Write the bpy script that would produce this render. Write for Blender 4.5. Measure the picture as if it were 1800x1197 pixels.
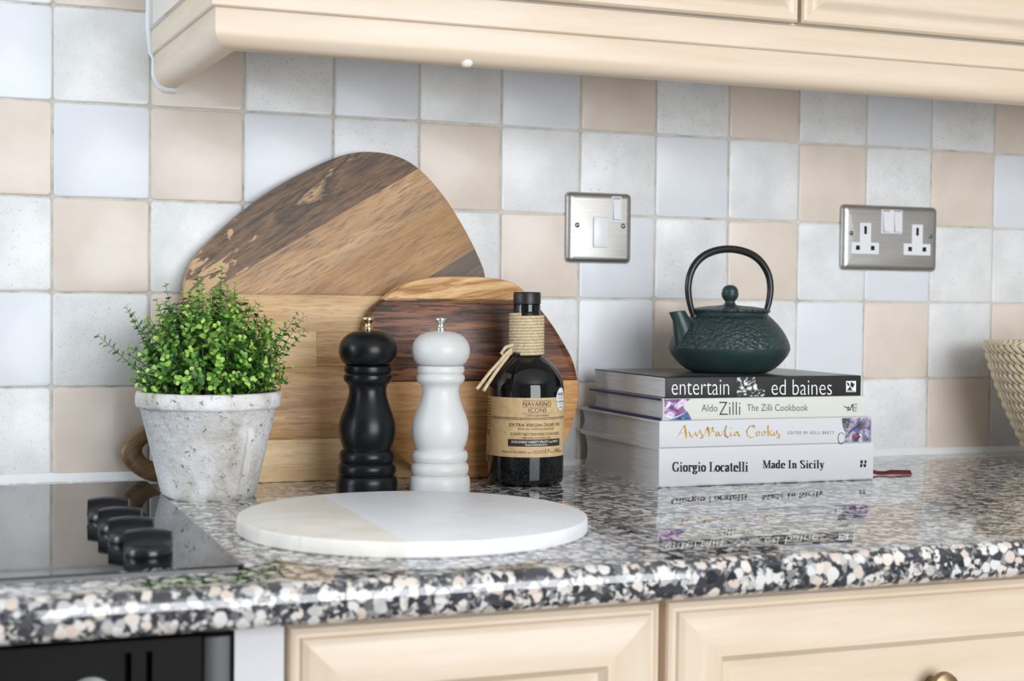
import bpy, bmesh, math, random
from mathutils import Vector, Matrix
import numpy as np

for o in list(bpy.data.objects):
    bpy.data.objects.remove(o)
scene = bpy.context.scene
COL = scene.collection
PI = math.pi
R = math.radians

# ------------------------------------------------------------------ camera
FPX = 2571.97
YAW, PITCH, ROLL = 0.35718, -0.026025, 0.010315
CAM = Vector((-0.08549, -1.62561, 1.09585))
fw = Vector((math.sin(YAW) * math.cos(PITCH), math.cos(YAW) * math.cos(PITCH), math.sin(PITCH)))
rt = Vector((math.cos(YAW), -math.sin(YAW), 0))
up = rt.cross(fw)
rt, up = math.cos(ROLL) * rt + math.sin(ROLL) * up, -math.sin(ROLL) * rt + math.cos(ROLL) * up
cd = bpy.data.cameras.new('camera')
cam = bpy.data.objects.new('camera', cd)
COL.objects.link(cam)
cam.matrix_world = Matrix(((rt.x, up.x, -fw.x, CAM.x), (rt.y, up.y, -fw.y, CAM.y),
                           (rt.z, up.z, -fw.z, CAM.z), (0, 0, 0, 1)))
cd.sensor_width = 36
cd.lens = FPX / 1800 * 36
cd.clip_start = 0.02
cd.dof.use_dof = True
cd.dof.focus_distance = 1.53
cd.dof.aperture_fstop = 7.0
scene.camera = cam


def ray(px, py):
    return fw + rt * ((px - 900) / FPX) + up * ((598.5 - py) / FPX)


def on_y(px, py, Y):
    d = ray(px, py)
    return CAM + d * ((Y - CAM.y) / d.y)


def on_z(px, py, Z):
    d = ray(px, py)
    return CAM + d * ((Z - CAM.z) / d.z)


# ------------------------------------------------------------------ view, world, daylight
vs = scene.view_settings
vs.view_transform = 'Standard'
vs.look = 'None'
vs.gamma = 1
vs.use_curve_mapping = False
vs.exposure = 0.40

w = bpy.data.worlds.new('world')
scene.world = w
w.use_nodes = True
w.node_tree.nodes['Background'].inputs[0].default_value = (0.80, 0.90, 1.0, 1)
w.node_tree.nodes['Background'].inputs[1].default_value = 1.5


def area(name, loc, direction, sx, sy, power, color):
    l = bpy.data.lights.new(name, 'AREA')
    l.shape = 'RECTANGLE'
    l.size, l.size_y = sx, sy
    l.energy = power
    l.color = color
    o = bpy.data.objects.new(name, l)
    COL.objects.link(o)
    o.location = loc
    o.rotation_euler = Vector(direction).to_track_quat('-Z', 'Y').to_euler()
    return o


# daylight entering through the two windows of the room
area('window_side_offscreen', (-1.86, -0.56, 1.50), (1, 0.0, 0), 0.80, 1.10, 12.5, (0.76, 0.88, 1.0))
area('window_garden_offscreen', (0.95, -3.36, 1.35), (0, 1, 0), 1.75, 1.65, 52, (0.96, 0.98, 1.0))


# ------------------------------------------------------------------ helpers


def link(o, parent=None):
    COL.objects.link(o)
    if parent is not None:
        o.parent = parent
    return o


def tag(o, label, cat=None, group=None):
    o['label'] = label
    if cat:
        o['category'] = cat
    if group:
        o['group'] = group
    return o


def thing(name, loc, label, cat, rz=0, group=None):
    o = bpy.data.objects.new(name, None)
    o.empty_display_size = 0.02
    COL.objects.link(o)
    o.location = loc
    o.rotation_euler = (0, 0, rz)
    return tag(o, label, cat, group)


class MB:
    def __init__(s):
        s.v, s.f, s.m = [], [], []
        s.mi = 0

    def face(s, pts):
        n = len(s.v)
        s.v += [tuple(p) for p in pts]
        s.f.append(tuple(range(n, n + len(pts))))
        s.m.append(s.mi)

    def box(s, x0, x1, y0, y1, z0, z1):
        n = len(s.v)
        s.v += [(x0, y0, z0), (x1, y0, z0), (x1, y1, z0), (x0, y1, z0),
                (x0, y0, z1), (x1, y0, z1), (x1, y1, z1), (x0, y1, z1)]
        for q in ((0, 3, 2, 1), (4, 5, 6, 7), (0, 1, 5, 4), (1, 2, 6, 5), (2, 3, 7, 6), (3, 0, 4, 7)):
            s.f.append(tuple(n + i for i in q))
            s.m.append(s.mi)
        return s

    def loops(s, loops, cap0=True, cap1=True, closed=True):
        """skin a list of equal-length point loops"""
        n = len(s.v)
        k = len(loops[0])
        for lp in loops:
            s.v += [tuple(p) for p in lp]
        for a in range(len(loops) - 1):
            for i in range(k if closed else k - 1):
                j = (i + 1) % k
                s.f.append((n + a * k + i, n + a * k + j, n + (a + 1) * k + j, n + (a + 1) * k + i))
                s.m.append(s.mi)
        if cap0:
            s.f.append(tuple(n + i for i in reversed(range(k))))
            s.m.append(s.mi)
        if cap1:
            s.f.append(tuple(n + (len(loops) - 1) * k + i for i in range(k)))
            s.m.append(s.mi)
        return s

    def lathe(s, prof, seg=48, c=(0, 0, 0)):
        lps = []
        for r, z in prof:
            lps.append([(c[0] + r * math.cos(2 * PI * i / seg), c[1] + r * math.sin(2 * PI * i / seg), c[2] + z)
                        for i in range(seg)])
        return s.loops(lps)

    def tube(s, pts, rad, seg=10, closed=False):
        pts = [Vector(p) for p in pts]
        rads = rad if isinstance(rad, (list, tuple)) else [rad] * len(pts)
        t0 = (pts[1] - pts[0]).normalized()
        nrm = t0.orthogonal().normalized()
        lps = []
        for i, p in enumerate(pts):
            a = pts[max(i - 1, 0)]
            b = pts[min(i + 1, len(pts) - 1)]
            t = (b - a).normalized()
            nrm = (nrm - t * nrm.dot(t)).normalized()
            bi = t.cross(nrm)
            lps.append([p + (nrm * math.cos(2 * PI * k / seg) + bi * math.sin(2 * PI * k / seg)) * rads[i]
                        for k in range(seg)])
        return s.loops(lps, not closed, not closed)

    def prism(s, poly, fn0, fn1):
        """poly 2D; fn0/fn1 map 2D -> 3D for back and front"""
        return s.loops([[fn0(p) for p in poly], [fn1(p) for p in poly]])

    def mesh(s, name, mats, smooth=None):
        me = bpy.data.meshes.new(name)
        me.from_pydata(s.v, [], s.f)
        if not isinstance(mats, (list, tuple)):
            mats = [mats]
        for m in mats:
            me.materials.append(m)
        if len(mats) > 1:
            me.polygons.foreach_set('material_index', s.m)
        bm = bmesh.new()
        bm.from_mesh(me)
        bmesh.ops.recalc_face_normals(bm, faces=bm.faces)
        bm.to_mesh(me)
        bm.free()
        if smooth is not None:
            me.polygons.foreach_set('use_smooth', [True] * len(me.polygons))
            me.polygons.foreach_set('use_smooth', [len(p.vertices) < 5 for p in me.polygons])
            me.set_sharp_from_angle(angle=R(smooth))
        me.update()
        return me

    def obj(s, name, mats, parent=None, smooth=None, loc=(0, 0, 0), label=None):
        o = bpy.data.objects.new(name, s.mesh(name, mats, smooth))
        link(o, parent)
        o.location = loc
        if label:
            o['label'] = label
        return o


def rbox(x0, x1, y0, y1, z0, z1, r, seg=2):
    """bevelled box as MB"""
    bm = bmesh.new()
    bmesh.ops.create_cube(bm, size=1)
    for v in bm.verts:
        v.co = Vector(((x0 + x1) / 2 + v.co.x * (x1 - x0), (y0 + y1) / 2 + v.co.y * (y1 - y0),
                       (z0 + z1) / 2 + v.co.z * (z1 - z0)))
    bmesh.ops.bevel(bm, geom=list(bm.edges), offset=r, segments=seg, affect='EDGES', profile=0.5)
    m = MB()
    bm.verts.index_update()
    m.v = [tuple(v.co) for v in bm.verts]
    m.f = [tuple(v.index for v in f.verts) for f in bm.faces]
    m.m = [0] * len(m.f)
    bm.free()
    return m


def rrect(w, h, r, n=4):
    """rounded rectangle loop centred at origin (CCW)"""
    out = []
    for cx, cy, a0 in ((w / 2 - r, h / 2 - r, 0), (-w / 2 + r, h / 2 - r, 90), (-w / 2 + r, -h / 2 + r, 180),
                       (w / 2 - r, -h / 2 + r, 270)):
        for i in range(n + 1):
            a = R(a0 + 90 * i / n)
            out.append((cx + r * math.cos(a), cy + r * math.sin(a)))
    return out


def struct(o):
    o['kind'] = 'structure'
    return o


# ------------------------------------------------------------------ material helpers


class NT:
    def __init__(s, name):
        s.mat = bpy.data.materials.new(name)
        s.mat.use_nodes = True
        s.t = s.mat.node_tree
        s.b = s.t.nodes['Principled BSDF']

    def n(s, typ, **kw):
        nd = s.t.nodes.new(typ)
        for k, v in kw.items():
            if k.startswith('i_'):
                nd.inputs[k[2:]].default_value = v
            else:
                setattr(nd, k, v)
        return nd

    def l(s, a, b):
        s.t.links.new(a, b)

    def coords(s, scale=(1, 1, 1), rot=(0, 0, 0), kind='Object', rand=0.0):
        tc = s.n('ShaderNodeTexCoord')
        mp = s.n('ShaderNodeMapping')
        mp.inputs['Rotation'].default_value = rot
        ms = s.n('ShaderNodeMapping')
        ms.inputs['Scale'].default_value = scale
        s.l(mp.outputs[0], ms.inputs['Vector'])
        if rand:
            oi = s.n('ShaderNodeObjectInfo')
            mu = s.n('ShaderNodeVectorMath', operation='SCALE')
            cb = s.n('ShaderNodeCombineXYZ')
            m2 = s.n('ShaderNodeMath', operation='MULTIPLY')
            m2.inputs[1].default_value = 7.31
            s.l(oi.outputs['Random'], cb.inputs[0])
            s.l(oi.outputs['Random'], m2.inputs[0])
            s.l(m2.outputs[0], cb.inputs[1])
            s.l(oi.outputs['Random'], cb.inputs[2])
            s.l(cb.outputs[0], mu.inputs[0])
            mu.inputs['Scale'].default_value = rand
            ad = s.n('ShaderNodeVectorMath', operation='ADD')
            s.l(tc.outputs[kind], ad.inputs[0])
            s.l(mu.outputs[0], ad.inputs[1])
            s.l(ad.outputs[0], mp.inputs['Vector'])
        else:
            s.l(tc.outputs[kind], mp.inputs['Vector'])
        return ms.outputs[0]

    def noise(s, vec, scale, detail=3, rough=0.5, dist=0.0, out='Fac'):
        nd = s.n('ShaderNodeTexNoise')
        nd.inputs['Scale'].default_value = scale
        nd.inputs['Detail'].default_value = detail
        nd.inputs['Roughness'].default_value = rough
        nd.inputs['Distortion'].default_value = dist
        s.l(vec, nd.inputs['Vector'])
        return nd.outputs[out]

    def ramp(s, fac, stops, interp='LINEAR'):
        nd = s.n('ShaderNodeValToRGB')
        cr = nd.color_ramp
        cr.interpolation = interp
        while len(cr.elements) < len(stops):
            cr.elements.new(0.5)
        for e, (p, c) in zip(cr.elements, stops):
            e.position = p
            e.color = c if len(c) == 4 else (*c, 1)
        s.l(fac, nd.inputs[0])
        return nd.outputs[0]

    def mix(s, fac, a, b, blend='MIX'):
        nd = s.n('ShaderNodeMix', data_type='RGBA', blend_type=blend)
        for inp, v in ((nd.inputs[0], fac), (nd.inputs[6], a), (nd.inputs[7], b)):
            if isinstance(v, (int, float)):
                inp.default_value = v
            elif isinstance(v, tuple):
                inp.default_value = v if len(v) == 4 else (*v, 1)
            else:
                s.l(v, inp)
        return nd.outputs[2]

    def bump(s, h, strength, dist=0.001):
        nd = s.n('ShaderNodeBump')
        nd.inputs['Strength'].default_value = strength
        nd.inputs['Distance'].default_value = dist
        s.l(h, nd.inputs['Height'])
        s.l(nd.outputs[0], s.b.inputs['Normal'])
        return nd

    def base(s, v):
        if isinstance(v, tuple):
            s.b.inputs['Base Color'].default_value = v if len(v) == 4 else (*v, 1)
        else:
            s.l(v, s.b.inputs['Base Color'])

    def set(s, **kw):
        for k, v in kw.items():
            s.b.inputs[k.replace('_', ' ')].default_value = v
        return s


def plain(name, c, rough=0.5, metal=0.0, **kw):
    m = NT(name)
    m.base(tuple(c))
    m.set(Roughness=rough, Metallic=metal, **kw)
    return m.mat


def srgb(r, g, b):
    f = lambda c: (c / 255 / 12.92) if c / 255 <= 0.04045 else ((c / 255 + 0.055) / 1.055) ** 2.4
    return (f(r), f(g), f(b))


M = {}
# --- tiles
def tile_mat(name, base, dark, speck, amt, wav, spots=0.0):
    m = NT(name)
    v = m.coords(rand=40.0)
    n1 = m.noise(v, 22, 4, 0.6)
    c = m.mix(m.ramp(n1, [(0.38, (0, 0, 0)), (0.72, (amt,) * 3)]), base, dark)
    n2 = m.noise(v, 420, 2, 0.5)
    c = m.mix(m.ramp(n2, [(0.62, (0, 0, 0)), (0.74, (spots,) * 3)]), c, speck)
    m.base(c)
    m.set(Roughness=0.38, Coat_Weight=0.10, Coat_Roughness=0.07)
    n3 = m.noise(v, 26, 1.5, 0.4)
    m.bump(n3, wav, 0.004)
    return m.mat


M['tile_white'] = tile_mat('glazed_white_tile', srgb(226, 229, 235), srgb(219, 222, 229), srgb(150, 150, 150), 0.5, 0.012)
M['tile_mottled'] = tile_mat('glazed_mottled_tile', srgb(234, 235, 236), srgb(210, 211, 211), srgb(140, 138, 134), 0.7, 0.02, 0.45)
M['tile_beige'] = tile_mat('glazed_beige_tile', srgb(227, 214, 202), srgb(217, 202, 189), srgb(160, 145, 130), 0.8, 0.06)
m = NT('grout')
v = m.coords()
m.base(m.ramp(m.noise(v, 30, 5, 0.65), [(0.40, srgb(220, 217, 210)), (0.58, srgb(200, 194, 182)), (0.74, srgb(134, 124, 104))]))
m.set(Roughness=0.9)
M['grout'] = m.mat
M['paint'] = plain('pale_wall_paint', (0.46, 0.45, 0.43), 0.8)
M['ceiling'] = plain('ceiling_paint', (0.86, 0.86, 0.86), 0.9)
M['silicone'] = plain('white_silicone', (0.85, 0.86, 0.87), 0.35)

# --- granite
m = NT('polished_granite')
v = m.coords()
dn = m.n('ShaderNodeTexNoise')
dn.inputs['Scale'].default_value = 110
dn.inputs['Detail'].default_value = 2
m.l(v, dn.inputs['Vector'])
vm = m.n('ShaderNodeVectorMath', operation='MULTIPLY_ADD')
m.l(dn.outputs['Color'], vm.inputs[0])
vm.inputs[1].default_value = (0.006, 0.006, 0.006)
m.l(v, vm.inputs[2])


def voro(scale):
    vo = m.n('ShaderNodeTexVoronoi', feature='F1')
    vo.inputs['Scale'].default_value = scale
    vo.inputs['Randomness'].default_value = 1
    m.l(vm.outputs[0], vo.inputs['Vector'])
    sp = m.n('ShaderNodeSeparateColor')
    m.l(vo.outputs['Color'], sp.inputs[0])
    return sp.outputs[0], vo.outputs['Distance']


a1, b1 = voro(108)
a2, b2 = voro(260)
big = m.ramp(a1, [(0.0, srgb(222, 206, 194)), (0.14, srgb(232, 222, 213)), (0.30, srgb(228, 227, 225)),
                  (0.56, srgb(196, 195, 193)), (0.68, srgb(110, 112, 117)), (0.76, srgb(66, 68, 74)), (0.90, srgb(46, 47, 52))], 'CONSTANT')
small = m.ramp(a2, [(0.0, srgb(56, 57, 63)), (0.36, srgb(206, 203, 199)), (0.58, srgb(136, 136, 138)),
                    (0.78, srgb(226, 220, 213))], 'CONSTANT')
sel = m.ramp(m.noise(v, 75, 3, 0.6), [(0.54, (0, 0, 0)), (0.58, (1, 1, 1))])
matrix = m.ramp(a2, [(0.0, srgb(58, 60, 66)), (0.45, srgb(84, 85, 90)), (0.75, srgb(150, 150, 150))], 'CONSTANT')
big = m.mix(m.ramp(b1, [(0.50, (0, 0, 0)), (0.60, (1, 1, 1))]), big, matrix)
m.base(m.mix(sel, big, small))
m.set(Roughness=0.035, IOR=1.6, Coat_Weight=0.35, Coat_IOR=1.5, Coat_Roughness=0.02)
M['granite'] = m.mat

# --- pale maple for the kitchen units
def maple(name, rot, light=srgb(233, 217, 197), dark=srgb(225, 203, 177)):
    m = NT(name)
    v = m.coords(scale=(2.5, 30, 30), rot=rot, rand=3.0)
    n = m.noise(v, 2.2, 5, 0.6, 0.6)
    v2 = m.coords(scale=(1.2, 9, 9), rot=rot, rand=3.0)
    n2 = m.noise(v2, 1.7, 2, 0.5, 1.0)
    c = m.ramp(n, [(0.3, light), (0.7, dark)])
    c = m.mix(m.ramp(n2, [(0.5, (0, 0, 0)), (0.8, (0.55,) * 3)]), c, srgb(220, 196, 168))
    m.base(c)
    m.set(Roughness=0.34)
    return m.mat


M['maple_h'] = maple('maple_grain_along', (0, 0, 0))
M['maple_v'] = maple('maple_grain_upright', (0, R(90), 0))
M['maple_y'] = maple('maple_grain_inward', (0, 0, R(90)))
M['cream_panel'] = plain('cream_cabinet_side', srgb(233, 226, 216), 0.45)


# --- board woods
def wood(name, stops, rot=0.0, stretch=14, scale=9, fine=0.5, finecol=(0.03, 0.015, 0.008), rough=0.45, warp=0.8, fthr=(0.50, 0.66), fscale=46):
    """grain runs along local x, turned by rot about the face normal (local y)"""
    m = NT(name)
    v = m.coords(scale=(1, stretch * 0.5, stretch), rot=(0, rot, 0), rand=5.0)
    n = m.noise(v, scale, 5, 0.62, warp)
    c = m.ramp(n, stops)
    v2 = m.coords(scale=(1, 8, 12), rot=(0, rot, 0), rand=5.0)
    n2 = m.noise(v2, fscale, 3, 0.6, 0.4)
    f = m.ramp(n2, [(fthr[0], (0, 0, 0)), (fthr[1], (fine,) * 3)])
    m.base(m.mix(f, c, finecol))
    m.set(Roughness=rough)
    m.bump(n2, 0.15, 0.001)
    return m.mat


DG = R(31)
M['mango_dark'] = wood('dark_spalted_wood', [(0.28, srgb(52, 38, 30)), (0.42, srgb(92, 68, 48)), (0.52, srgb(128, 96, 66)), (0.62, srgb(60, 45, 35)), (0.72, srgb(214, 174, 126))], DG, 7, 7, 0.85, srgb(46, 33, 26), 0.5)
# pale spalted streaks towards the handle end of the dark strip
_t = M['mango_dark'].node_tree
_b = _t.nodes['Principled BSDF']
_old = _b.inputs['Base Color'].links[0].from_socket
sm = NT.__new__(NT)
sm.mat, sm.t, sm.b = M['mango_dark'], _t, _b
v = sm.coords(scale=(1, 4, 3.2), rot=(0, DG, 0))
n = sm.noise(v, 26, 5, 0.65, 1.2)
sp = sm.n('ShaderNodeSeparateXYZ')
sm.l(sm.coords(), sp.inputs[0])
mr = sm.n('ShaderNodeMapRange')
mr.inputs['From Min'].default_value = -0.03
mr.inputs['From Max'].default_value = -0.13
mr.inputs['To Min'].default_value = -0.16
mr.inputs['To Max'].default_value = 0.06
sm.l(sp.outputs[0], mr.inputs['Value'])
ad = sm.n('ShaderNodeMath', operation='ADD')
sm.l(n, ad.inputs[0])
sm.l(mr.outputs[0], ad.inputs[1])
sm.base(sm.mix(sm.ramp(ad.outputs[0], [(0.53, (0, 0, 0)), (0.57, (0.9,) * 3)]), _old, srgb(206, 168, 122)))
M['mango_mid'] = wood('brown_mango_wood', [(0.3, srgb(146, 108, 70)), (0.5, srgb(182, 140, 94)), (0.7, srgb(202, 162, 114))], DG, 8, 7, 0.7, srgb(92, 64, 42), 0.45)
M['mango_gold'] = wood('golden_mango_wood', [(0.3, srgb(126, 90, 50)), (0.5, srgb(166, 120, 66)), (0.72, srgb(190, 142, 82))], DG, 7, 7, 0.6, srgb(92, 66, 40), 0.45)
M['mango_end'] = wood('dark_brown_mango_wood', [(0.3, srgb(70, 54, 42)), (0.6, srgb(104, 82, 62)), (0.8, srgb(122, 98, 74))], DG, 8, 12, 0.45, srgb(50, 38, 30), 0.45)
M['handle_wood'] = wood('handle_mango_wood', [(0.3, srgb(84, 62, 42)), (0.55, srgb(128, 98, 68)), (0.75, srgb(158, 124, 86))], DG, 5, 12, 0.4, srgb(60, 44, 30), 0.4)
M['oak_a'] = wood('oak_plank', [(0.3, srgb(184, 142, 96)), (0.5, srgb(207, 168, 120)), (0.7, srgb(219, 184, 138))], 0, 16, 7, 0.45, srgb(150, 110, 68), 0.45)
M['oak_b'] = wood('pale_oak_plank', [(0.3, srgb(206, 168, 120)), (0.5, srgb(222, 188, 142)), (0.7, srgb(230, 200, 156))], 0, 14, 7, 0.4, srgb(168, 128, 84), 0.45)
M['oak_c'] = wood('brown_oak_plank', [(0.3, srgb(150, 108, 66)), (0.5, srgb(188, 144, 94)), (0.7, srgb(212, 172, 122))], 0, 11, 6, 0.5, srgb(120, 84, 50), 0.45, 1.6)
M['ash'] = wood('ash_strip', [(0.34, srgb(166, 116, 70)), (0.46, srgb(216, 168, 114)), (0.6, srgb(236, 200, 152)), (0.7, srgb(196, 146, 94))], R(6), 7, 10, 0.3, srgb(160, 110, 66), 0.4, 1.8)
M['walnut'] = wood('walnut_strip', [(0.3, srgb(58, 34, 24)), (0.46, srgb(106, 64, 42)), (0.60, srgb(150, 94, 58)), (0.75, srgb(92, 54, 36))], 0, 13, 8, 0.9, srgb(36, 21, 17), 0.42, 0.6, (0.50, 0.60), 30)
M['oak_warm'] = wood('warm_oak_strip', [(0.3, srgb(176, 124, 72)), (0.5, srgb(206, 154, 98)), (0.7, srgb(216, 170, 114))], 0, 16, 7, 0.45, srgb(140, 94, 54), 0.42)

# ------------------------------------------------------------------ room shell
ROOM = dict(x0=-1.9, x1=3.3, y0=-3.4, z1=2.4)
ft = NT('slate_floor')
vv = ft.coords(scale=(1, 6, 1))
ft.base(ft.ramp(ft.noise(vv, 6, 4, 0.6), [(0.3, srgb(92, 84, 76)), (0.7, srgb(112, 102, 92))]))
ft.set(Roughness=0.5)
floor = struct(MB().box(-1.95, 3.35, -3.45, 0.1, -0.05, 0).obj('floor', ft.mat))
floor['label'] = 'dark slate floor of the kitchen'
ceil = struct(MB().box(-1.95, 3.35, -3.45, 0.1, 2.4, 2.45).obj('ceiling', M['ceiling']))
ceil['label'] = 'white ceiling of the kitchen'
wall_back = struct(MB().box(-1.95, 3.35, 0.0016, 0.10, 0, 2.4).obj('wall_back', M['grout']))
wall_back['label'] = 'kitchen wall clad in square glazed tiles with pale grout'
wr = struct(MB().box(3.3, 3.35, -3.45, 0.0016, 0, 2.4).obj('wall_right', M['paint']))
wr['label'] = 'plain white painted side wall'
# left wall with its window opening
b = MB()
b.box(-1.95, -1.9, -3.45, -1.00, 0, 2.4).box(-1.95, -1.9, -0.12, 0.0016, 0, 2.4)
b.box(-1.95, -1.9, -1.00, -0.12, 0, 0.92).box(-1.95, -1.9, -1.00, -0.12, 2.08, 2.4)
wl = struct(b.obj('wall_left', M['paint']))
wl['label'] = 'white painted wall with the side window'
b = MB()
b.box(-1.9, 0.05, -3.45, -3.4, 0, 2.4).box(1.85, 3.3, -3.45, -3.4, 0, 2.4)
b.box(0.05, 1.85, -3.45, -3.4, 0, 0.50).box(0.05, 1.85, -3.45, -3.4, 2.20, 2.4)
wf = struct(b.obj('wall_front', M['paint']))
wf['label'] = 'white painted wall with the garden window'
upvc = plain('white_window_frame', (0.82, 0.82, 0.82), 0.35)
glass = NT('window_glass')
glass.set(Roughness=0.0, IOR=1.1, Transmission_Weight=1.0)


def window(name, axis, c, a0, a1, z0, z1, nm, label):
    fr = MB()
    t = 0.06
    def bx(p0, p1, q0, q1):
        if axis == 'x':
            fr.box(c - 0.03, c + 0.03, p0, p1, q0, q1)
        else:
            fr.box(p0, p1, c - 0.03, c + 0.03, q0, q1)
    bx(a0, a1, z0, z0 + t)
    bx(a0, a1, z1 - t, z1)
    bx(a0, a0 + t, z0 + t, z1 - t)
    bx(a1 - t, a1, z0 + t, z1 - t)
    for i in range(1, nm):
        p = a0 + (a1 - a0) * i / nm
        bx(p - 0.035, p + 0.035, z0 + t, z1 - t)
    o = struct(fr.obj(name, upvc))
    o['label'] = label


window('window_1', 'x', -1.925, -1.00, -0.12, 0.92, 2.08, 2, 'white framed side window')
window('window_2', 'y', -3.425, 0.05, 1.85, 0.50, 2.20, 3, 'white framed garden window')

# ---- tiles
TP = 0.101
rows = {  # row -> types for columns -1..12 (W plain, S mottled, B beige)
    -2: 'WBWSWSBWSBWSWS', -1: 'WSBSWSWBSBSWSB', 0: 'BWBWSBSSWSBSBW', 1: 'SBSWBSBWSBSWSS',
    2: 'WSBSWBSWBSWBSB', 3: 'SBWSBWSBWSWSBS'}
rnd = random.Random(5)


def tile_mesh(name):
    s = TP - 0.0021
    t = MB()
    lps = []
    for ins, y in ((0.0, 0.004), (0.0, 0.0010), (0.0005, 0.0003), (0.0014, 0.0)):
        lps.append([(x, y, z) for x, z in rrect(s - 2 * ins, s - 2 * ins, 0.0042 - ins * 0.4, 3)])
    t.loops(lps, False, True)
    return t.mesh(name, M['tile_white'], 40)


tme = tile_mesh('tile')
for c in range(-7, 17):
    for r in range(-6, 4):
        if r in rows and -1 <= c <= 12:
            k = rows[r][c + 1]
        else:
            k = rnd.choice('WSB')
        o = bpy.data.objects.new('tile', tme)
        link(o, wall_back)
        o.location = (c * TP + TP / 2 + rnd.uniform(-.0003, .0003), rnd.uniform(0, 0.0004), 1.3035 - r * TP - TP / 2 + rnd.uniform(-.0003, .0003))
        o.rotation_euler = (R(rnd.uniform(-.12, .12)), R(rnd.uniform(-.15, .15)), R(rnd.uniform(-.12, .12)))
        o.material_slots[0].link = 'OBJECT'
        o.material_slots[0].material = M[{'W': 'tile_white', 'S': 'tile_mottled', 'B': 'tile_beige'}[k]]

# silicone bead along the worktop and up the wall unit
bead = MB()
xs = [-1.25 + 0.05 * i for i in range(71)]
bead.loops([[(x, 0.001, 0.8995), (x, -0.0052 - 0.0012 * math.sin(x * 9), 0.8995), (x, -0.003, 0.9045), (x, 0.001, 0.9085 + 0.0012 * math.sin(x * 7 + 1))] for x in xs])
o = struct(bead.obj('trim_1', M['silicone'], smooth=60))
o['label'] = 'white silicone bead where tiles meet the worktop'

# ------------------------------------------------------------------ worktop
CT = 0.90
wt = MB()
prof = []
yf, rr = -0.634, 0.011
prof.append((0.0, CT))
for i in range(7):
    a = R(90 + 90 * i / 6)
    prof.append((yf + rr + rr * math.cos(a), CT - rr + rr * math.sin(a)))
for i in range(7):
    a = R(180 + 90 * i / 6)
    prof.append((yf + rr + rr * math.cos(a), CT - 0.031 + rr + rr * math.sin(a)))
prof.append((0.0, CT - 0.031))
wt.loops([[(x, y, z) for y, z in prof] for x in (-1.25, 2.3)])
o = wt.obj('worktop', M['granite'], smooth=35)
tag(o, 'polished speckled granite worktop with a rounded front edge', 'worktop')

# ------------------------------------------------------------------ hob
hob = thing('hob', (0, 0, CT), 'black ceramic glass hob with four control knobs, set into granite', 'hob')
m = NT('black_hob_glass')
m.base((0.006, 0.006, 0.007))
m.set(Roughness=0.045, IOR=1.52)
v = m.coords()
m.b.inputs['Roughness'].default_value = 0.04
M['hobglass'] = m.mat
M['blackplastic'] = plain('black_knob_plastic', (0.012, 0.013, 0.016), 0.22)
HA = R(1.2)
hb = MB()
lps = []
hw, hd = 0.59, 0.522
for ins, z in ((0.0, 0.0), (0.0, 0.0028), (0.0006, 0.0036), (0.0018, 0.0040)):
    lps.append([(x, y, z) for x, y in rrect(hw - 2 * ins, hd - 2 * ins, 0.006, 3)])
hb.loops(lps)
ho = hb.obj('glass_top', M['hobglass'], hob)
ho.location = (0.0990 - hw / 2, -0.3165, 0)
ho.rotation_euler = (0, 0, HA)
# faint cooking-zone rings and control marks printed on the glass
M['mark'] = plain('grey_glass_print', (0.16, 0.16, 0.165), 0.35)
for cx, cy, rr_ in ((-0.12, 0.12, 0.09), (0.08, 0.11, 0.07), (-0.14, -0.12, 0.07)):
    g = MB()
    g.loops([[((rr_ + d) * math.cos(2 * PI * i / 48), (rr_ + d) * math.sin(2 * PI * i / 48), 0) for i in range(48)] for d in (-0.0008, 0.0008)], False, False)
    g.obj('zone_ring', M['mark'], ho, loc=(cx - 0.06, cy, 0.00405))


def flat_stroke(mb, pts, wd, z):
    for a, b_ in zip(pts, pts[1:]):
        a, b_ = Vector((*a, 0)), Vector((*b_, 0))
        n_ = (b_ - a).normalized().cross(Vector((0, 0, 1))) * wd / 2
        mb.face([p + Vector((0, 0, z)) for p in (a - n_, b_ - n_, b_ + n_, a + n_)])


M['print_white'] = plain('white_glass_print', (0.6, 0.6, 0.6), 0.4)
mk = MB()
for k in range(3):
    a = k * PI / 3
    flat_stroke(mk, [(0.0176 - 0.003 * math.cos(a), -0.5735 - 0.004 * math.sin(a)), (0.0176 + 0.003 * math.cos(a), -0.5735 + 0.004 * math.sin(a))], 0.0007, 0.00415)
for x0 in (0.031, 0.037, 0.0395):
    flat_stroke(mk, [(x0, -0.5775), (x0 + 0.0045, -0.5665)], 0.0007, 0.00415)
flat_stroke(mk, [(0.0405, -0.5665), (0.0365, -0.5775)], 0.0007, 0.00415)
for cx in (0.0455, 0.0505, 0.055):
    flat_stroke(mk, [(cx + 0.0017 * math.cos(t * PI / 5), -0.572 + 0.004 * math.sin(t * PI / 5)) for t in range(3, 10)], 0.0006, 0.00415)
mk.obj('control_marks', M['print_white'], hob)

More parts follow.
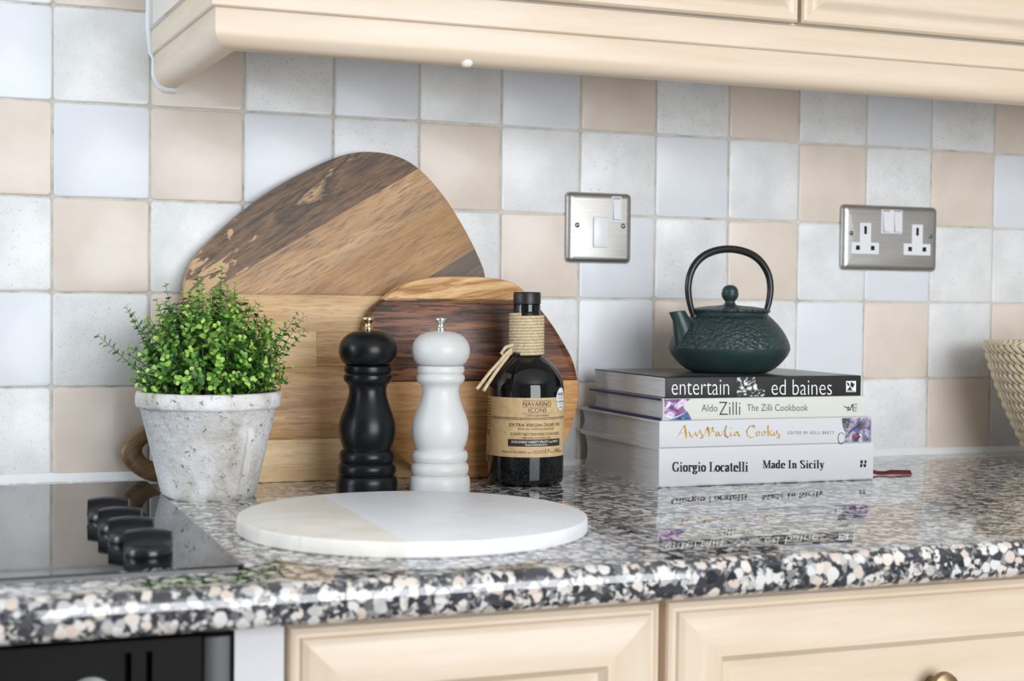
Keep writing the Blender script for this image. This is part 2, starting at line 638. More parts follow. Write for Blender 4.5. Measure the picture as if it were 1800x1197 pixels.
KNOBS = ((0.0305, -0.318), (0.0340, -0.385), (0.0370, -0.442), (0.0425, -0.508))
kn_base = MB().lathe([(0.0175, 0), (0.018, 0.001), (0.0175, 0.006), (0.0155, 0.008)], 32).mesh('knob_base', M['blackplastic'], 40)
kg = MB()
lps = []
for i in range(13):
    t = i / 12 * 2 - 1
    xx = t * 0.0172
    top = 0.0200 - 0.0020 * t * t
    flare = 0.0128 * (1 - 0.35 * t ** 4)
    sec = [(-flare, 0.004)]
    for j in range(1, 7):
        u = j / 6
        sec.append((-(0.0048 + (flare - 0.0048) * (1 - u) ** 2.4), 0.004 + (top - 0.0055) * u))
    sec += [(-0.003, top), (0.003, top)]
    sec += [(-y, z) for y, z in reversed(sec[:7])]
    lps.append([(xx, y, z) for y, z in sec])
kg.loops(lps)
kn_grip = kg.mesh('knob_grip', M['blackplastic'], 45)
for i, (kx, ky) in enumerate(KNOBS):
    ko = bpy.data.objects.new('control_knob', kn_base)
    link(ko, hob)
    ko.location = (kx, ky, 0.0038)
    ko.rotation_euler = (0, 0, R(-14))
    g = bpy.data.objects.new('grip', kn_grip)
    link(g, ko)

# ------------------------------------------------------------------ framed fronts (doors and drawers)


def framed_front(name, x0, x1, z0, z1, yb, rings, parent, panel_mat='maple_h'):
    """front facing -y built from four mitred members and a centre panel; origin at lower-left back"""
    W, H = x1 - x0, z1 - z0

    def rect(i, d):
        return [(i, -d, i), (W - i, -d, i), (W - i, -d, H - i), (i, -d, H - i)]
    lp = [rect(*r) for r in rings]
    i, d = rings[-1]
    pn = MB()
    pn.face(lp[-1])
    pn.face([(i, -0.004, i), (i, -0.004, H - i), (W - i, -0.004, H - i), (W - i, -0.004, i)])
    pan = pn.obj(name, M[panel_mat], parent, loc=(x0, yb, z0))
    for s_ in range(4):
        q = MB()
        a, b_ = s_, (s_ + 1) % 4
        full = [l for l in lp]
        q.loops([[l[a] for l in full] + [(lp[-1][a][0], 0, lp[-1][a][2]), (lp[0][a][0], 0, lp[0][a][2])],
                 [l[b_] for l in full] + [(lp[-1][b_][0], 0, lp[-1][b_][2]), (lp[0][b_][0], 0, lp[0][b_][2])]])
        q.obj('rail' if s_ % 2 == 0 else 'stile', M['maple_h' if s_ % 2 == 0 else 'maple_v'], pan, smooth=30)
    return pan


UPPER = [(0, 0.0), (0, 0.009), (0.002, 0.0115), (0.005, 0.0122), (0.008, 0.0114), (0.010, 0.0108), (0.0135, 0.0112), (0.017, 0.0135),
         (0.020, 0.0165), (0.0225, 0.0178), (0.026, 0.018), (0.060, 0.018), (0.064, 0.011), (0.072, 0.010)]
BASE = [(0, 0.0), (0, 0.010), (0.0015, 0.0125), (0.004, 0.0135), (0.0055, 0.0125), (0.008, 0.0125), (0.0095, 0.0150), (0.013, 0.0165),
        (0.015, 0.0170), (0.046, 0.0170), (0.049, 0.0135), (0.052, 0.0105), (0.058, 0.010)]

# ------------------------------------------------------------------ base units
knobm = plain('antique_bronze', srgb(150, 128, 98), 0.4, 0.8)


def base_unit(x0, x1, label, lvl=((0.685, 0.862), (0.41, 0.679), (0.135, 0.404)), knob=True):
    c = thing('base_cabinet', (0, 0, 0), label, 'cabinet')
    b = MB()
    b.box(x0, x1, -0.583, -0.002, 0.10, 0.868)
    b.obj('carcass', M['maple_v'], c)
    MB().box(x0, x1, -0.52, -0.50, 0, 0.10).obj('plinth', M['maple_h'], c)
    for z0, z1 in lvl:
        d = framed_front('drawer', x0 + 0.003, x1 - 0.003, z0, z1, -0.584, BASE, c)
        if knob:
            k = MB()
            k.lathe([(0.006, 0), (0.0055, 0.006), (0.009, 0.012), (0.0135, 0.017), (0.0125, 0.022), (0.007, 0.0248), (0.0, 0.0252)], 24)
            ko = k.obj('knob', knobm, d, smooth=50, loc=((x1 - x0) / 2 - 0.003, -0.0100, (z1 - z0) / 2 + 0.0035))
            ko.rotation_euler = (R(90), 0, 0)
    return c


base_unit(0.1275, 0.428, 'narrow pale maple drawer unit next to the oven', knob=True)
base_unit(0.428, 0.936, 'wide pale maple drawer unit with a bronze knob, below the books')
base_unit(0.936, 1.444, 'pale maple drawer unit below the woven basket')
base_unit(-1.11, -0.511, 'pale maple drawer unit on the hob side of the oven')
# filler strip
fl = MB().box(0.0915, 0.1265, -0.600, -0.002, 0.10, 0.8645).obj('filler_panel', plain('pale_grey_filler', srgb(217, 217, 220), 0.4))
tag(fl, 'narrow pale grey filler panel between the oven and the drawers', 'panel')

# oven
ov = thing('oven', (0, 0, 0), 'black built-in oven under the hob', 'oven')
ovblack = plain('oven_black_enamel', (0.010, 0.010, 0.009), 0.45, Specular_IOR_Level=0.10)
ovglass = plain('oven_black_glass', (0.008, 0.008, 0.008), 0.12)
ovblue = plain('blue_black_steel', srgb(31, 32, 36), 0.4)
rbox(-0.508, 0.0895, -0.58, -0.01, 0.12, 0.866, 0.002, 1).obj('body', ovblack, ov)
cp = MB()
for x0_, x1_, z0_, z1_ in ((-0.507, 0.0165, 0.745, 0.8525), (0.0212, 0.0308, 0.745, 0.8525), (0.0352, 0.069, 0.745, 0.8525), (-0.507, 0.069, 0.8525, 0.8605)):
    cp.box(x0_, x1_, -0.598, -0.579, z0_, z1_)
cp.obj('control_panel', ovblack, ov)
rbox(0.0695, 0.0893, -0.600, -0.579, 0.12, 0.8605, 0.002).obj('side_trim', ovblue, ov, smooth=40, label='dark blue-black metal trim strip')
rbox(-0.507, 0.069, -0.602, -0.579, 0.16, 0.742, 0.004).obj('oven_door', ovglass, ov, smooth=40)
k = MB().lathe([(0.017, 0), (0.017, 0.004), (0.0135, 0.006), (0.0125, 0.02), (0.011, 0.022), (0.0, 0.0225)], 32)
ko = k.obj('dial', plain('dial_grey', srgb(150, 154, 152), 0.35, 0.6), ov, smooth=40, loc=(-0.0065, -0.598, 0.8215))
ko.rotation_euler = (R(90), 0, 0)
hnd = MB().tube([(-0.45, -0.602, 0.70), (-0.45, -0.64, 0.70), (0.01, -0.64, 0.70), (0.01, -0.602, 0.70)], 0.008, 12)
hnd.obj('door_handle', plain('oven_handle_steel', (0.5, 0.5, 0.5), 0.3, 1.0), ov, smooth=60)

# ------------------------------------------------------------------ wall units and pelmet
PF = -0.297                       # outer face of the pelmet
LX0, LX1 = 0.1010, 0.1205         # left end, at the wall and at the front corner
def wall_unit(x0, x1, label, skew):
    c = thing('wall_cabinet', (0, 0, 0), label, 'cabinet')
    b = MB()
    pl = [(x0 if not skew else LX0 + 0.001, -0.001), (x0 if not skew else LX1, PF + 0.003), (x1, PF + 0.003), (x1, -0.001)]
    b.loops([[(x, y, 1.3865) for x, y in pl], [(x, y, 2.12) for x, y in pl]])
    b.obj('carcass', M['cream_panel'], c)
    dx0 = (LX1 + 0.002) if skew else x0 + 0.0022
    framed_front('cabinet_door', dx0, x1 - 0.0022, 1.3875, 2.115, PF - 0.0005, UPPER, c, 'maple_v')
    return c


w1 = wall_unit(0.12, 0.7195, 'pale maple wall cabinet at the open end of the pelmet, above the cutting boards', True)
st = MB()
st.loops([[(LX0 - 0.0012, -0.002, 1.3845), (LX0 - 0.0012, -0.002, 1.3885), (LX0 + 0.003, -0.002, 1.3885), (LX0 + 0.003, -0.002, 1.3845)],
          [(LX1 - 0.0012, PF + 0.004, 1.3845), (LX1 - 0.0012, PF + 0.004, 1.3885), (LX1 + 0.003, PF + 0.004, 1.3885), (LX1 + 0.003, PF + 0.004, 1.3845)]])
st.obj('edge_strip', plain('brushed_steel_strip', (0.62, 0.62, 0.62), 0.25, 1.0), w1, label='thin steel strip under the cabinet side')
wall_unit(0.7195, 1.319, 'pale maple wall cabinet above the cookbooks and the double socket', False)
wall_unit(1.319, 1.92, 'pale maple wall cabinet above the woven basket', False)

PROF = [(0.0, 1.3855), (0.0, 1.3605), (0.0012, 1.3592), (0.0036, 1.3586), (0.0040, 1.3575), (0.0040, 1.3395), (0.0046, 1.3350), (0.0064, 1.3308),
        (0.0095, 1.3272), (0.0135, 1.3248), (0.0185, 1.3240), (0.026, 1.3240), (0.026, 1.3855)]
pel = thing('light_pelmet', (0, 0, 1.324), 'pale maple moulded pelmet running under the wall cabinets', 'pelmet')
ld = Vector((LX1 - LX0, PF)).normalized()
ln = Vector((-ld.y, ld.x))          # inward normal of the angled return
fa, fb = [], []
ww = []
for o_, z in PROF:
    # mitre: point on return offset o_ and on front offset o_
    # return line: P = (LX0,0)+ln*o_ + t*ld ; front: y = PF+o_
    t = (PF + o_ - ln.y * o_) / ld.y
    cx = LX0 + ln.x * o_ + t * ld.x
    fa.append((cx, PF + o_, z - 1.324))
    t = (-0.0005 - ln.y * o_) / ld.y
    ww.append((LX0 + ln.x * o_ + t * ld.x, -0.0005, z - 1.324))
    fb.append((1.93, PF + o_, z - 1.324))
MB().loops([fa, fb]).obj('front_moulding', M['maple_h'], pel, smooth=30)
MB().loops([ww, fa]).obj('side_moulding', M['maple_y'], pel, smooth=30)
# pale plastic nub under the moulding
nb = MB().lathe([(0.0, -0.0035), (0.004, -0.003), (0.006, 0), (0.006, 0.003)], 16)
no = nb.obj('plastic_nub', plain('cream_plastic', srgb(250, 246, 232), 0.4), pel, smooth=60, loc=(0.366, PF + 0.014, 0.0012))

sil = MB()
pp = [(LX0 - 0.001, -0.001, 1.62), (LX0 - 0.001, -0.001, 1.388), (LX0 + 0.001, -0.001, 1.362), (LX0 + 0.0045, -0.001, 1.355), (LX0 + 0.005, -0.001, 1.338), (LX0 + 0.009, -0.001, 1.328), (LX0 + 0.015, -0.001, 1.3235), (LX0 + 0.026, -0.001, 1.3225)]
sil.tube(pp, [0.0048, 0.0048, 0.0042, 0.004, 0.005, 0.005, 0.005, 0.0042], 10)
o = struct(sil.obj('trim_2', M['silicone'], smooth=60))
o['label'] = 'white silicone bead along the end of the wall cabinet and pelmet'

# ------------------------------------------------------------------ boards leaning on the wall
SL = 0.082


def lean_fn(yb):
    """front-face map for a board leaning with its front bottom edge at y=yb"""
    def f(p, d=0.0):
        return (p[0], yb + SL * (p[1] - CT) + d, p[1])
    return f


def clip(poly, a, b, c):
    """keep a*x+b*z >= c"""
    out = []
    for i in range(len(poly)):
        p, q = poly[i], poly[(i + 1) % len(poly)]
        dp, dq = a * p[0] + b * p[1] - c, a * q[0] + b * q[1] - c
        if dp >= 0:
            out.append(p)
        if (dp >= 0) != (dq >= 0):
            t = dp / (dp - dq)
            out.append((p[0] + (q[0] - p[0]) * t, p[1] + (q[1] - p[1]) * t))
    return out


def smooth_loop(pts, n=6):
    out = []
    k = len(pts)
    for i in range(k):
        p0, p1, p2, p3 = (pts[(i + j - 1) % k] for j in range(4))
        for s in range(n):
            t = s / n
            out.append(tuple(0.5 * (2 * p1[d] + (p2[d] - p0[d]) * t + (2 * p0[d] - 5 * p1[d] + 4 * p2[d] - p3[d]) * t * t +
                                    (3 * p1[d] - p0[d] - 3 * p2[d] + p3[d]) * t ** 3) for d in (0, 1)))
    return out


def inset(poly, d):
    """rough inward offset of a CCW polygon"""
    k = len(poly)
    out = []
    area_ = sum(poly[i][0] * poly[(i + 1) % k][1] - poly[(i + 1) % k][0] * poly[i][1] for i in range(k))
    sg = 1 if area_ > 0 else -1
    for i in range(k):
        p, a, b_ = Vector(poly[i]), Vector(poly[i - 1]), Vector(poly[(i + 1) % k])
        e1, e2 = (p - a), (b_ - p)
        e1 = e1.normalized() if e1.length > 1e-9 else e2.normalized()
        e2 = e2.normalized() if e2.length > 1e-9 else e1
        n1, n2 = Vector((-e1.y, e1.x)) * sg, Vector((-e2.y, e2.x)) * sg
        nn = n1 + n2
        if nn.length < 1e-6:
            nn = n1
        nn.normalize()
        out.append(tuple(p + nn * d / max(0.5, nn.dot(n1))))
    return out


def board_piece(name, poly, yb, th, mat, parent, bev=0.0, label=None):
    f = lean_fn(yb)
    m_ = MB()
    if bev:
        lp = [[f(p, th) for p in inset(poly, bev)], [f(p, th - bev) for p in poly], [f(p, bev) for p in poly],
              [f(p, bev * 0.35) for p in inset(poly, bev * 0.35)], [f(p, 0) for p in inset(poly, bev)]]
    else:
        lp = [[f(p, th) for p in poly], [f(p, 0) for p in poly]]
    off = parent.location
    lp = [[tuple(Vector(q) - off) for q in l] for l in lp]
    m_.loops(lp)
    return m_.obj(name, M[mat], parent, smooth=30, label=label)


# back paddle board: diagonal strips and a looped handle
pb = thing('paddle_board', (0.28, -0.04, CT), 'large dark teardrop board of diagonal wood strips with a looped handle, against the tiles', 'cutting board')
PO = [(0.1325, 1.0993), (0.1375, 1.1237), (0.1497, 1.1454), (0.1805, 1.1770), (0.2243, 1.2127), (0.2690, 1.2396), (0.3080, 1.2580),
      (0.3409, 1.2639), (0.3741, 1.2598), (0.4008, 1.2451), (0.4276, 1.2167), (0.4510, 1.1814), (0.4678, 1.1490), (0.4763, 1.1228),
      (0.4760, 1.07), (0.452, 1.015), (0.405, 0.972), (0.34, 0.944), (0.27, 0.925), (0.20, 0.913), (0.15, 0.909), (0.122, 0.925), (0.110, 0.955),
      (0.119, 0.99), (0.126, 1.03), (0.129, 1.07)]
po = smooth_loop(PO, 4)
po.reverse()
dirx, dirz = math.cos(DG), math.sin(DG)
nx, nz = -dirz, dirx                # across the strips, pointing up-left


def cof(px, py):
    d = ray(px, py)
    yb = -0.048
    t = (yb + SL * (CAM.z - CT) - CAM.y) / (d.y - SL * d.z)
    p = CAM + d * t
    return nx * p.x + nz * p.z


cA = (cof(737, 296) + cof(382, 503)) / 2
cB = (cof(787, 353) + cof(522, 515)) / 2
cC = (cof(833, 437) + cof(756, 487)) / 2
board_piece('strip', clip(po, nx, nz, cA), -0.048, 0.018, 'mango_dark', pb, 0.0, 'dark spalted strip along the upper edge')
for hi, lo, mt in ((cA, cB, 'mango_mid'), (cB, cC, 'mango_gold'), (cC, cC - 0.075, 'mango_end'), (cC - 0.075, -9, 'mango_mid')):
    board_piece('strip', clip(clip(po, -nx, -nz, -hi), nx, nz, lo), -0.048, 0.018, mt, pb)
# handle loop
f = lean_fn(-0.0475)
hm = MB()
outer = smooth_loop([(0.118, 0.981), (0.0995, 0.9655), (0.0865, 0.9580), (0.0735, 0.9470), (0.0670, 0.9330), (0.0725, 0.9195), (0.0855, 0.9080), (0.1010, 0.9018), (0.125, 0.9022), (0.145, 0.910), (0.15, 0.945), (0.138, 0.975)], 4)
inner = smooth_loop([(0.1160, 0.9590), (0.1065, 0.9520), (0.0975, 0.9455), (0.0910, 0.9395), (0.0890, 0.9350), (0.0915, 0.9290), (0.0985, 0.9235), (0.1080, 0.9205), (0.120, 0.921), (0.13, 0.926), (0.132, 0.94), (0.126, 0.953)], 4)
rings = []
for k, dp in ((0.0, 0.016), (0.0, 0.0035), (0.10, 0.001), (0.28, 0.0), (0.72, 0.0), (0.90, 0.001), (1.0, 0.0035), (1.0, 0.016)):
    rings.append([tuple(Vector(f((a[0] * (1 - k) + c[0] * k, a[1] * (1 - k) + c[1] * k), dp)) - pb.location) for a, c in zip(outer, inner)])
rings.append(rings[0])
hm.loops(rings, False, False)
hm.obj('handle', M['handle_wood'], pb, smooth=50, label='dark looped handle')

# middle plank board
rb = thing('plank_board', (0.32, -0.06, CT), 'pale oak rectangular chopping board of horizontal planks, behind the pepper mills', 'cutting board')
X0, X1 = 0.1835, 0.452
ZR = [1.1016, 1.0616, 1.0236, 0.9454, 0.9003]
def rp(x0, x1, z0, z1):
    return [(x0, z0), (x1, z0), (x1, z1), (x0, z1)]
xj = 0.2725
for x0, x1, z0, z1, mt in ((X0, X1, ZR[1], ZR[0], 'oak_a'), (X0, xj, ZR[2], ZR[1], 'oak_b'), (xj, X1, ZR[2], ZR[1], 'oak_c'),
                           (X0, X1, ZR[3], ZR[2], 'oak_c'), (X0, 0.36, ZR[4], ZR[3], 'oak_b'), (0.36, X1, ZR[4], ZR[3], 'oak_a')):
    board_piece('plank', rp(x0, x1, z0, z1), -0.0700, 0.020, mt, rb, 0.0004)

# front oval board
ob_ = thing('oval_board', (0.45, -0.085, CT), 'pebble-shaped board with a dark walnut centre stripe between ash and oak, behind the bottle', 'cutting board')
OO = [(0.3291, 1.0860), (0.3401, 1.0955), (0.3518, 1.1058), (0.3714, 1.1165), (0.3977, 1.1225), (0.4376, 1.1242), (0.4781, 1.1218), (0.5019, 1.1130),
      (0.5324, 1.0811), (0.5527, 1.0520), (0.5662, 1.0261), (0.5711, 0.9936), (0.5663, 0.9678), (0.5538, 0.9390), (0.530, 0.9145), (0.495, 0.9030),
      (0.447, 0.9006), (0.400, 0.9050), (0.3696, 0.9165), (0.3494, 0.9376), (0.330, 0.968), (0.3175, 1.005), (0.3155, 1.04), (0.3205, 1.067)]
oo = smooth_loop(OO, 4)
oo.reverse()
zA, zB = 1.0978, 1.0080
board_piece('strip', clip(oo, 0, 1, zA), -0.0945, 0.020, 'ash', ob_, 0.0018, 'pale ash strip with wavy grain')
board_piece('strip', clip(clip(oo, 0, -1, -zA), 0, 1, zB), -0.0945, 0.020, 'walnut', ob_, 0.0018, 'dark walnut strip')
board_piece('strip', clip(oo, 0, -1, -zB), -0.0945, 0.020, 'oak_warm', ob_, 0.0018, 'warm oak strip')

# ------------------------------------------------------------------ round marble board
mbd = thing('serving_board', (0.2757, -0.4192, CT), 'round white and cream marble serving board lying on the granite', 'serving board')
MT, MR = 0.0135, 0.150
def marble(name, a, b_, vein, amt):
    m = NT(name)
    v = m.coords()
    n = m.noise(v, 14, 6, 0.6, 1.2)
    c = m.ramp(n, [(0.35, a), (0.60, b_), (0.72, a)])
    v2 = m.coords(scale=(1, 2.5, 1), rot=(0, 0, R(25)))
    n2 = m.noise(v2, 9, 4, 0.6, 2.0)
    c = m.mix(m.ramp(n2, [(0.60, (0, 0, 0)), (0.70, (amt,) * 3)]), c, vein)
    m.base(c)
    m.set(Roughness=0.42)
    return m.mat


M['marble_w'] = marble('white_marble', srgb(246, 248, 251), srgb(238, 241, 246), srgb(222, 226, 233), 0.5)
M['marble_c'] = marble('cream_marble', srgb(243, 239, 231), srgb(233, 226, 216), srgb(208, 184, 158), 0.55)


def disc_half(sgn, xs):
    """part of the rounded disc on one side of the chord x = xs (local)"""
    circ = [(MR * math.cos(2 * PI * i / 128), MR * math.sin(2 * PI * i / 128)) for i in range(128)]
    m_ = MB()
    lps = []
    for ins, z in ((0.0015, 0), (0, 0.0015), (0, MT - 0.0022), (0.0007, MT - 0.0007), (0.0022, MT)):
        k = (MR - ins) / MR
        pl = [(x * k, y * k) for x, y in circ]
        pl = clip(pl, sgn, 0, sgn * xs)
        lps.append(pl)
    n_ = min(len(l) for l in lps)
    if any(len(l) != n_ for l in lps):
        raise RuntimeError('loop mismatch')
    m_.loops([[(x, y, z) for x, y in l] for l, z in zip(lps, (0, 0.0015, MT - 0.0022, MT - 0.0007, MT))])
    return m_


ha = disc_half(-1, -0.0483).obj('cream_segment', M['marble_c'], mbd, smooth=35, label='cream marble part with tan veins')
hb2 = disc_half(1, -0.0483).obj('white_segment', M['marble_w'], mbd, smooth=35, label='white marble part')

# ------------------------------------------------------------------ mills
def mill(name, loc, label, mat, metal):
    t = thing(name, loc, label, 'pepper mill')
    s = 1 / 1690.0
    def z(y):
        return (868 - y) * s
    body = [(50, 868), (52.5, 866), (52.8, 850), (52, 842), (50, 838.5), (46.5, 837), (46, 836), (48.5, 834), (50, 830), (50.3, 825), (49.5, 820), (47, 816.5), (44.5, 815.2),
            (44.2, 814.5), (46.5, 812.5), (48.2, 808), (48.5, 804), (47.5, 798), (45, 794.5), (41.5, 793.3), (41.5, 792), (44, 786), (47.3, 776), (49.2, 764), (49.4, 754), (48, 744), (44.5, 733),
            (40, 722), (36, 711), (33, 700), (32, 692), (32.4, 686), (34.5, 680.5), (38.5, 677), (41.2, 673.5), (42, 669), (41.3, 664.5), (38.6, 662), (38.2, 661), (40.6, 659), (41.3, 654.5), (40.6, 650), (38.6, 647.6), (37, 647)]
    MB().lathe([(r * s, z(y)) for r, y in body], 64).obj('body', mat, t, smooth=28)
    head = [(37.5, 646.6), (40.5, 645.3), (44.5, 641), (48.5, 633.5), (50.5, 625), (50.3, 617), (47.8, 608.5), (43, 601), (36, 594.8), (27, 590.6), (17, 588.4), (8, 587.8)]
    MB().lathe([(r * s, z(y)) for r, y in head], 64).obj('head', mat, t, smooth=50)
    kb = [(8, 588.5), (8.6, 586.5), (8.6, 583.5), (6.8, 582), (5.6, 579), (5.6, 575), (7, 573), (9.4, 571.5), (10.2, 569.5), (10.2, 566.5), (9.2, 565.2), (5, 564.8), (0.01, 564.7)]
    MB().lathe([(r * s, z(y)) for r, y in kb], 32).obj('finial', metal, t, smooth=40)


M['mill_black'] = plain('satin_black_paint', (0.004, 0.0045, 0.006), 0.30, Specular_IOR_Level=0.32)
M['mill_white'] = plain('satin_white_paint', (0.68, 0.68, 0.67), 0.38)
mill('black_pepper_mill', (0.2985, -0.1772, CT), 'turned satin black pepper mill with a brass finial', M['mill_black'], plain('polished_brass', srgb(226, 206, 160), 0.2, 1.0))
mill('white_pepper_mill', (0.3702, -0.1965, CT), 'turned satin white pepper mill with a silver finial', M['mill_white'], plain('polished_steel', (0.80, 0.80, 0.80), 0.18, 1.0))

# ------------------------------------------------------------------ lettering tools
_txt_cache = {}


def text_polys(body, bold=0.0, space=1.0, shear=0.0):
    cu = bpy.data.curves.new('lettering', 'FONT')
    cu.body = body
    cu.size = 1
    cu.offset = bold
    cu.space_character = space
    cu.shear = shear
    cu.resolution_u = 3
    o = bpy.data.objects.new('lettering', cu)
    COL.objects.link(o)
    dg = bpy.context.evaluated_depsgraph_get()
    me = bpy.data.meshes.new_from_object(o.evaluated_get(dg))
    vs_ = [(v.co.x, v.co.y) for v in me.vertices]
    fs = [tuple(p.vertices) for p in me.polygons]
    bpy.data.objects.remove(o)
    bpy.data.curves.remove(cu)
    bpy.data.meshes.remove(me)
    return vs_, fs


def fit_map(vs_, u0, u1, v0, v1):
    x0, x1 = min(p[0] for p in vs_), max(p[0] for p in vs_)
    y0, y1 = min(p[1] for p in vs_), max(p[1] for p in vs_)
    return [(u0 + (p[0] - x0) / (x1 - x0) * (u1 - u0), v0 + (p[1] - y0) / (y1 - y0) * (v1 - v0)) for p in vs_]


def lettering(name, polys, box, fn, mat, parent):
    """fit flat letter polygons into box (u0,u1,v0,v1) and place through fn(u,v)->xyz"""
    vs_, fs = polys
    m_ = MB()
    m_.v = [tuple(fn(*p)) for p in fit_map(vs_, *box)]
    m_.f = fs
    m_.m = [0] * len(fs)
    return m_.obj(name, mat, parent)


def hull(pts):
    pts = sorted(set((round(p[0], 6), round(p[1], 6)) for p in pts))
    def half(ps):
        h = []
        for p in ps:
            while len(h) > 1 and (h[-1][0] - h[-2][0]) * (p[1] - h[-2][1]) - (h[-1][1] - h[-2][1]) * (p[0] - h[-2][0]) <= 0:
                h.pop()
            h.append(p)
        return h
    a, b_ = half(pts), half(pts[::-1])
    return a[:-1] + b_[:-1]


def pen(strokes, nib, thin):
    """sweep a broad nib along polylines -> polygons"""
    vs_, fs = [], []
    for st_ in strokes:
        for a, b_ in zip(st_, st_[1:]):
            ka = a[2] if len(a) > 2 else 1
            kb = b_[2] if len(b_) > 2 else 1
            pts = []
            for p, k in ((a, ka), (b_, kb)):
                for sx in (-1, 1):
                    c = (p[0] + sx * nib[0] * k / 2, p[1] + sx * nib[1] * k / 2)
                    pts += [(c[0] + dx * thin / 2, c[1] + dy * thin / 2) for dx in (-1, 1) for dy in (-1, 1)]
            h = hull(pts)
            fs.append(tuple(range(len(vs_), len(vs_) + len(h))))
            vs_ += h
    return vs_, fs


def arc(cx, cy, rx, ry, a0, a1, n=12):
    return [(cx + rx * math.cos(R(a0 + (a1 - a0) * i / n)), cy + ry * math.sin(R(a0 + (a1 - a0) * i / n))) for i in range(n + 1)]


# high-contrast serif letters: glyph -> (advance, thick strokes, hairlines)
def serif(x0, x1, y):
    return [(x0, y), (x1, y)]


XH, CAPH = 0.46, 0.70
DID = {
    'G': (0.66, [arc(0.33, 0.35, 0.25, 0.35, 48, 310), [(0.53, 0.26), (0.53, 0.04)]], [serif(0.42, 0.66, 0.27), [(0.52, 0.52), (0.52, 0.70)]]),
    'L': (0.56, [[(0.17, 0), (0.17, CAPH)]], [serif(0.02, 0.34, CAPH), serif(0.02, 0.50, 0), [(0.50, 0), (0.52, 0.22)]]),
    'M': (0.84, [[(0.16, CAPH), (0.40, 0.02)], [(0.68, 0), (0.68, CAPH)]], [[(0.13, 0), (0.13, CAPH)], [(0.40, 0.02), (0.66, CAPH)], serif(0.02, 0.24, 0), serif(0.54, 0.84, 0), serif(0.02, 0.2, CAPH), serif(0.64, 0.84, CAPH)]),
    'I': (0.40, [[(0.19, 0), (0.19, CAPH)]], [serif(0.03, 0.35, 0), serif(0.03, 0.35, CAPH)]),
    'S': (0.56, [arc(0.27, 0.53, 0.17, 0.17, 60, 200, 10) + [(0.20, 0.42), (0.34, 0.30)] + arc(0.27, 0.18, 0.18, 0.18, 30, -130, 10)], [[(0.40, 0.50), (0.40, 0.70)], [(0.10, 0.0), (0.10, 0.22)]]),
    'i': (0.31, [[(0.155, 0), (0.155, XH)], [(0.155, 0.60), (0.155, 0.68)]], [serif(0.02, 0.29, 0), serif(0.03, 0.16, XH)]),
    'l': (0.31, [[(0.155, 0), (0.155, 0.72)]], [serif(0.02, 0.29, 0), serif(0.03, 0.16, 0.72)]),
    'o': (0.47, [arc(0.235, 0.23, 0.16, 0.23, 0, 360, 20)], []),
    'r': (0.40, [[(0.13, 0), (0.13, XH)], arc(0.27, 0.36, 0.09, 0.10, 150, 30, 6), [(0.33, 0.36), (0.33, 0.39)]], [serif(0.01, 0.27, 0), serif(0.01, 0.13, XH)]),
    'g': (0.47, [arc(0.21, 0.31, 0.12, 0.15, 0, 360, 16), [(0.13, 0.12), (0.15, 0.05), (0.35, 0.01), (0.37, -0.08), (0.28, -0.19), (0.12, -0.17), (0.06, -0.09), (0.14, 0.0)]], [[(0.30, 0.42), (0.38, 0.47), (0.44, 0.43)]]),
    'c': (0.42, [arc(0.23, 0.23, 0.155, 0.23, 60, 300, 16), [(0.33, 0.36), (0.33, 0.38)]], []),
    'a': (0.45, [[(0.32, 0.36), (0.32, 0.06)], arc(0.20, 0.34, 0.12, 0.12, 0, 150, 8), arc(0.19, 0.12, 0.10, 0.12, 80, 330, 12), [(0.10, 0.35), (0.10, 0.37)]], [[(0.20, 0.25), (0.32, 0.28)], [(0.32, 0.04), (0.44, 0.03)]]),
    't': (0.33, [[(0.14, 0.60), (0.14, 0.07), (0.19, 0.01), (0.27, 0.05)]], [serif(0.01, 0.29, XH), [(0.06, XH), (0.14, 0.62)]]),
    'e': (0.43, [arc(0.23, 0.23, 0.155, 0.23, 20, 315, 18), [(0.36, 0.34), (0.355, 0.26)]], [[(0.09, 0.25), (0.40, 0.25)]]),
    'd': (0.49, [[(0.34, 0), (0.34, 0.72)], arc(0.21, 0.23, 0.14, 0.23, 50, 310, 14)], [serif(0.22, 0.34, 0.72), serif(0.34, 0.48, 0)]),
    'n': (0.52, [[(0.13, 0), (0.13, XH)], [(0.37, 0), (0.37, 0.34), (0.32, 0.44), (0.24, 0.44), (0.16, 0.36)]], [serif(0.01, 0.25, 0), serif(0.26, 0.50, 0), serif(0.01, 0.13, XH)]),
    'y': (0.48, [[(0.11, XH), (0.26, 0.04)]], [[(0.40, XH), (0.22, -0.12), (0.14, -0.19), (0.06, -0.17)], serif(0.0, 0.24, XH), serif(0.30, 0.48, XH), [(0.06, -0.17), (0.08, -0.10)]]),
    ' ': (0.26, [], []),
}


def didone(txt):
    x = 0
    vs_, fs = [], []
    for ch in txt:
        adv, thick, hair = DID[ch]
        for grp, nib, th in ((thick, (0.125, 0), 0.03), (hair, (0.03, 0), 0.03)):
            v_, f_ = pen([[(p[0] + x, p[1]) for p in s_] for s_ in grp], nib, th)
            n_ = len(vs_)
            vs_ += v_
            fs += [tuple(i + n_ for i in q) for q in f_]
        x += adv
    return vs_, fs


# ------------------------------------------------------------------ books
SY = -0.2275                        # spine plane


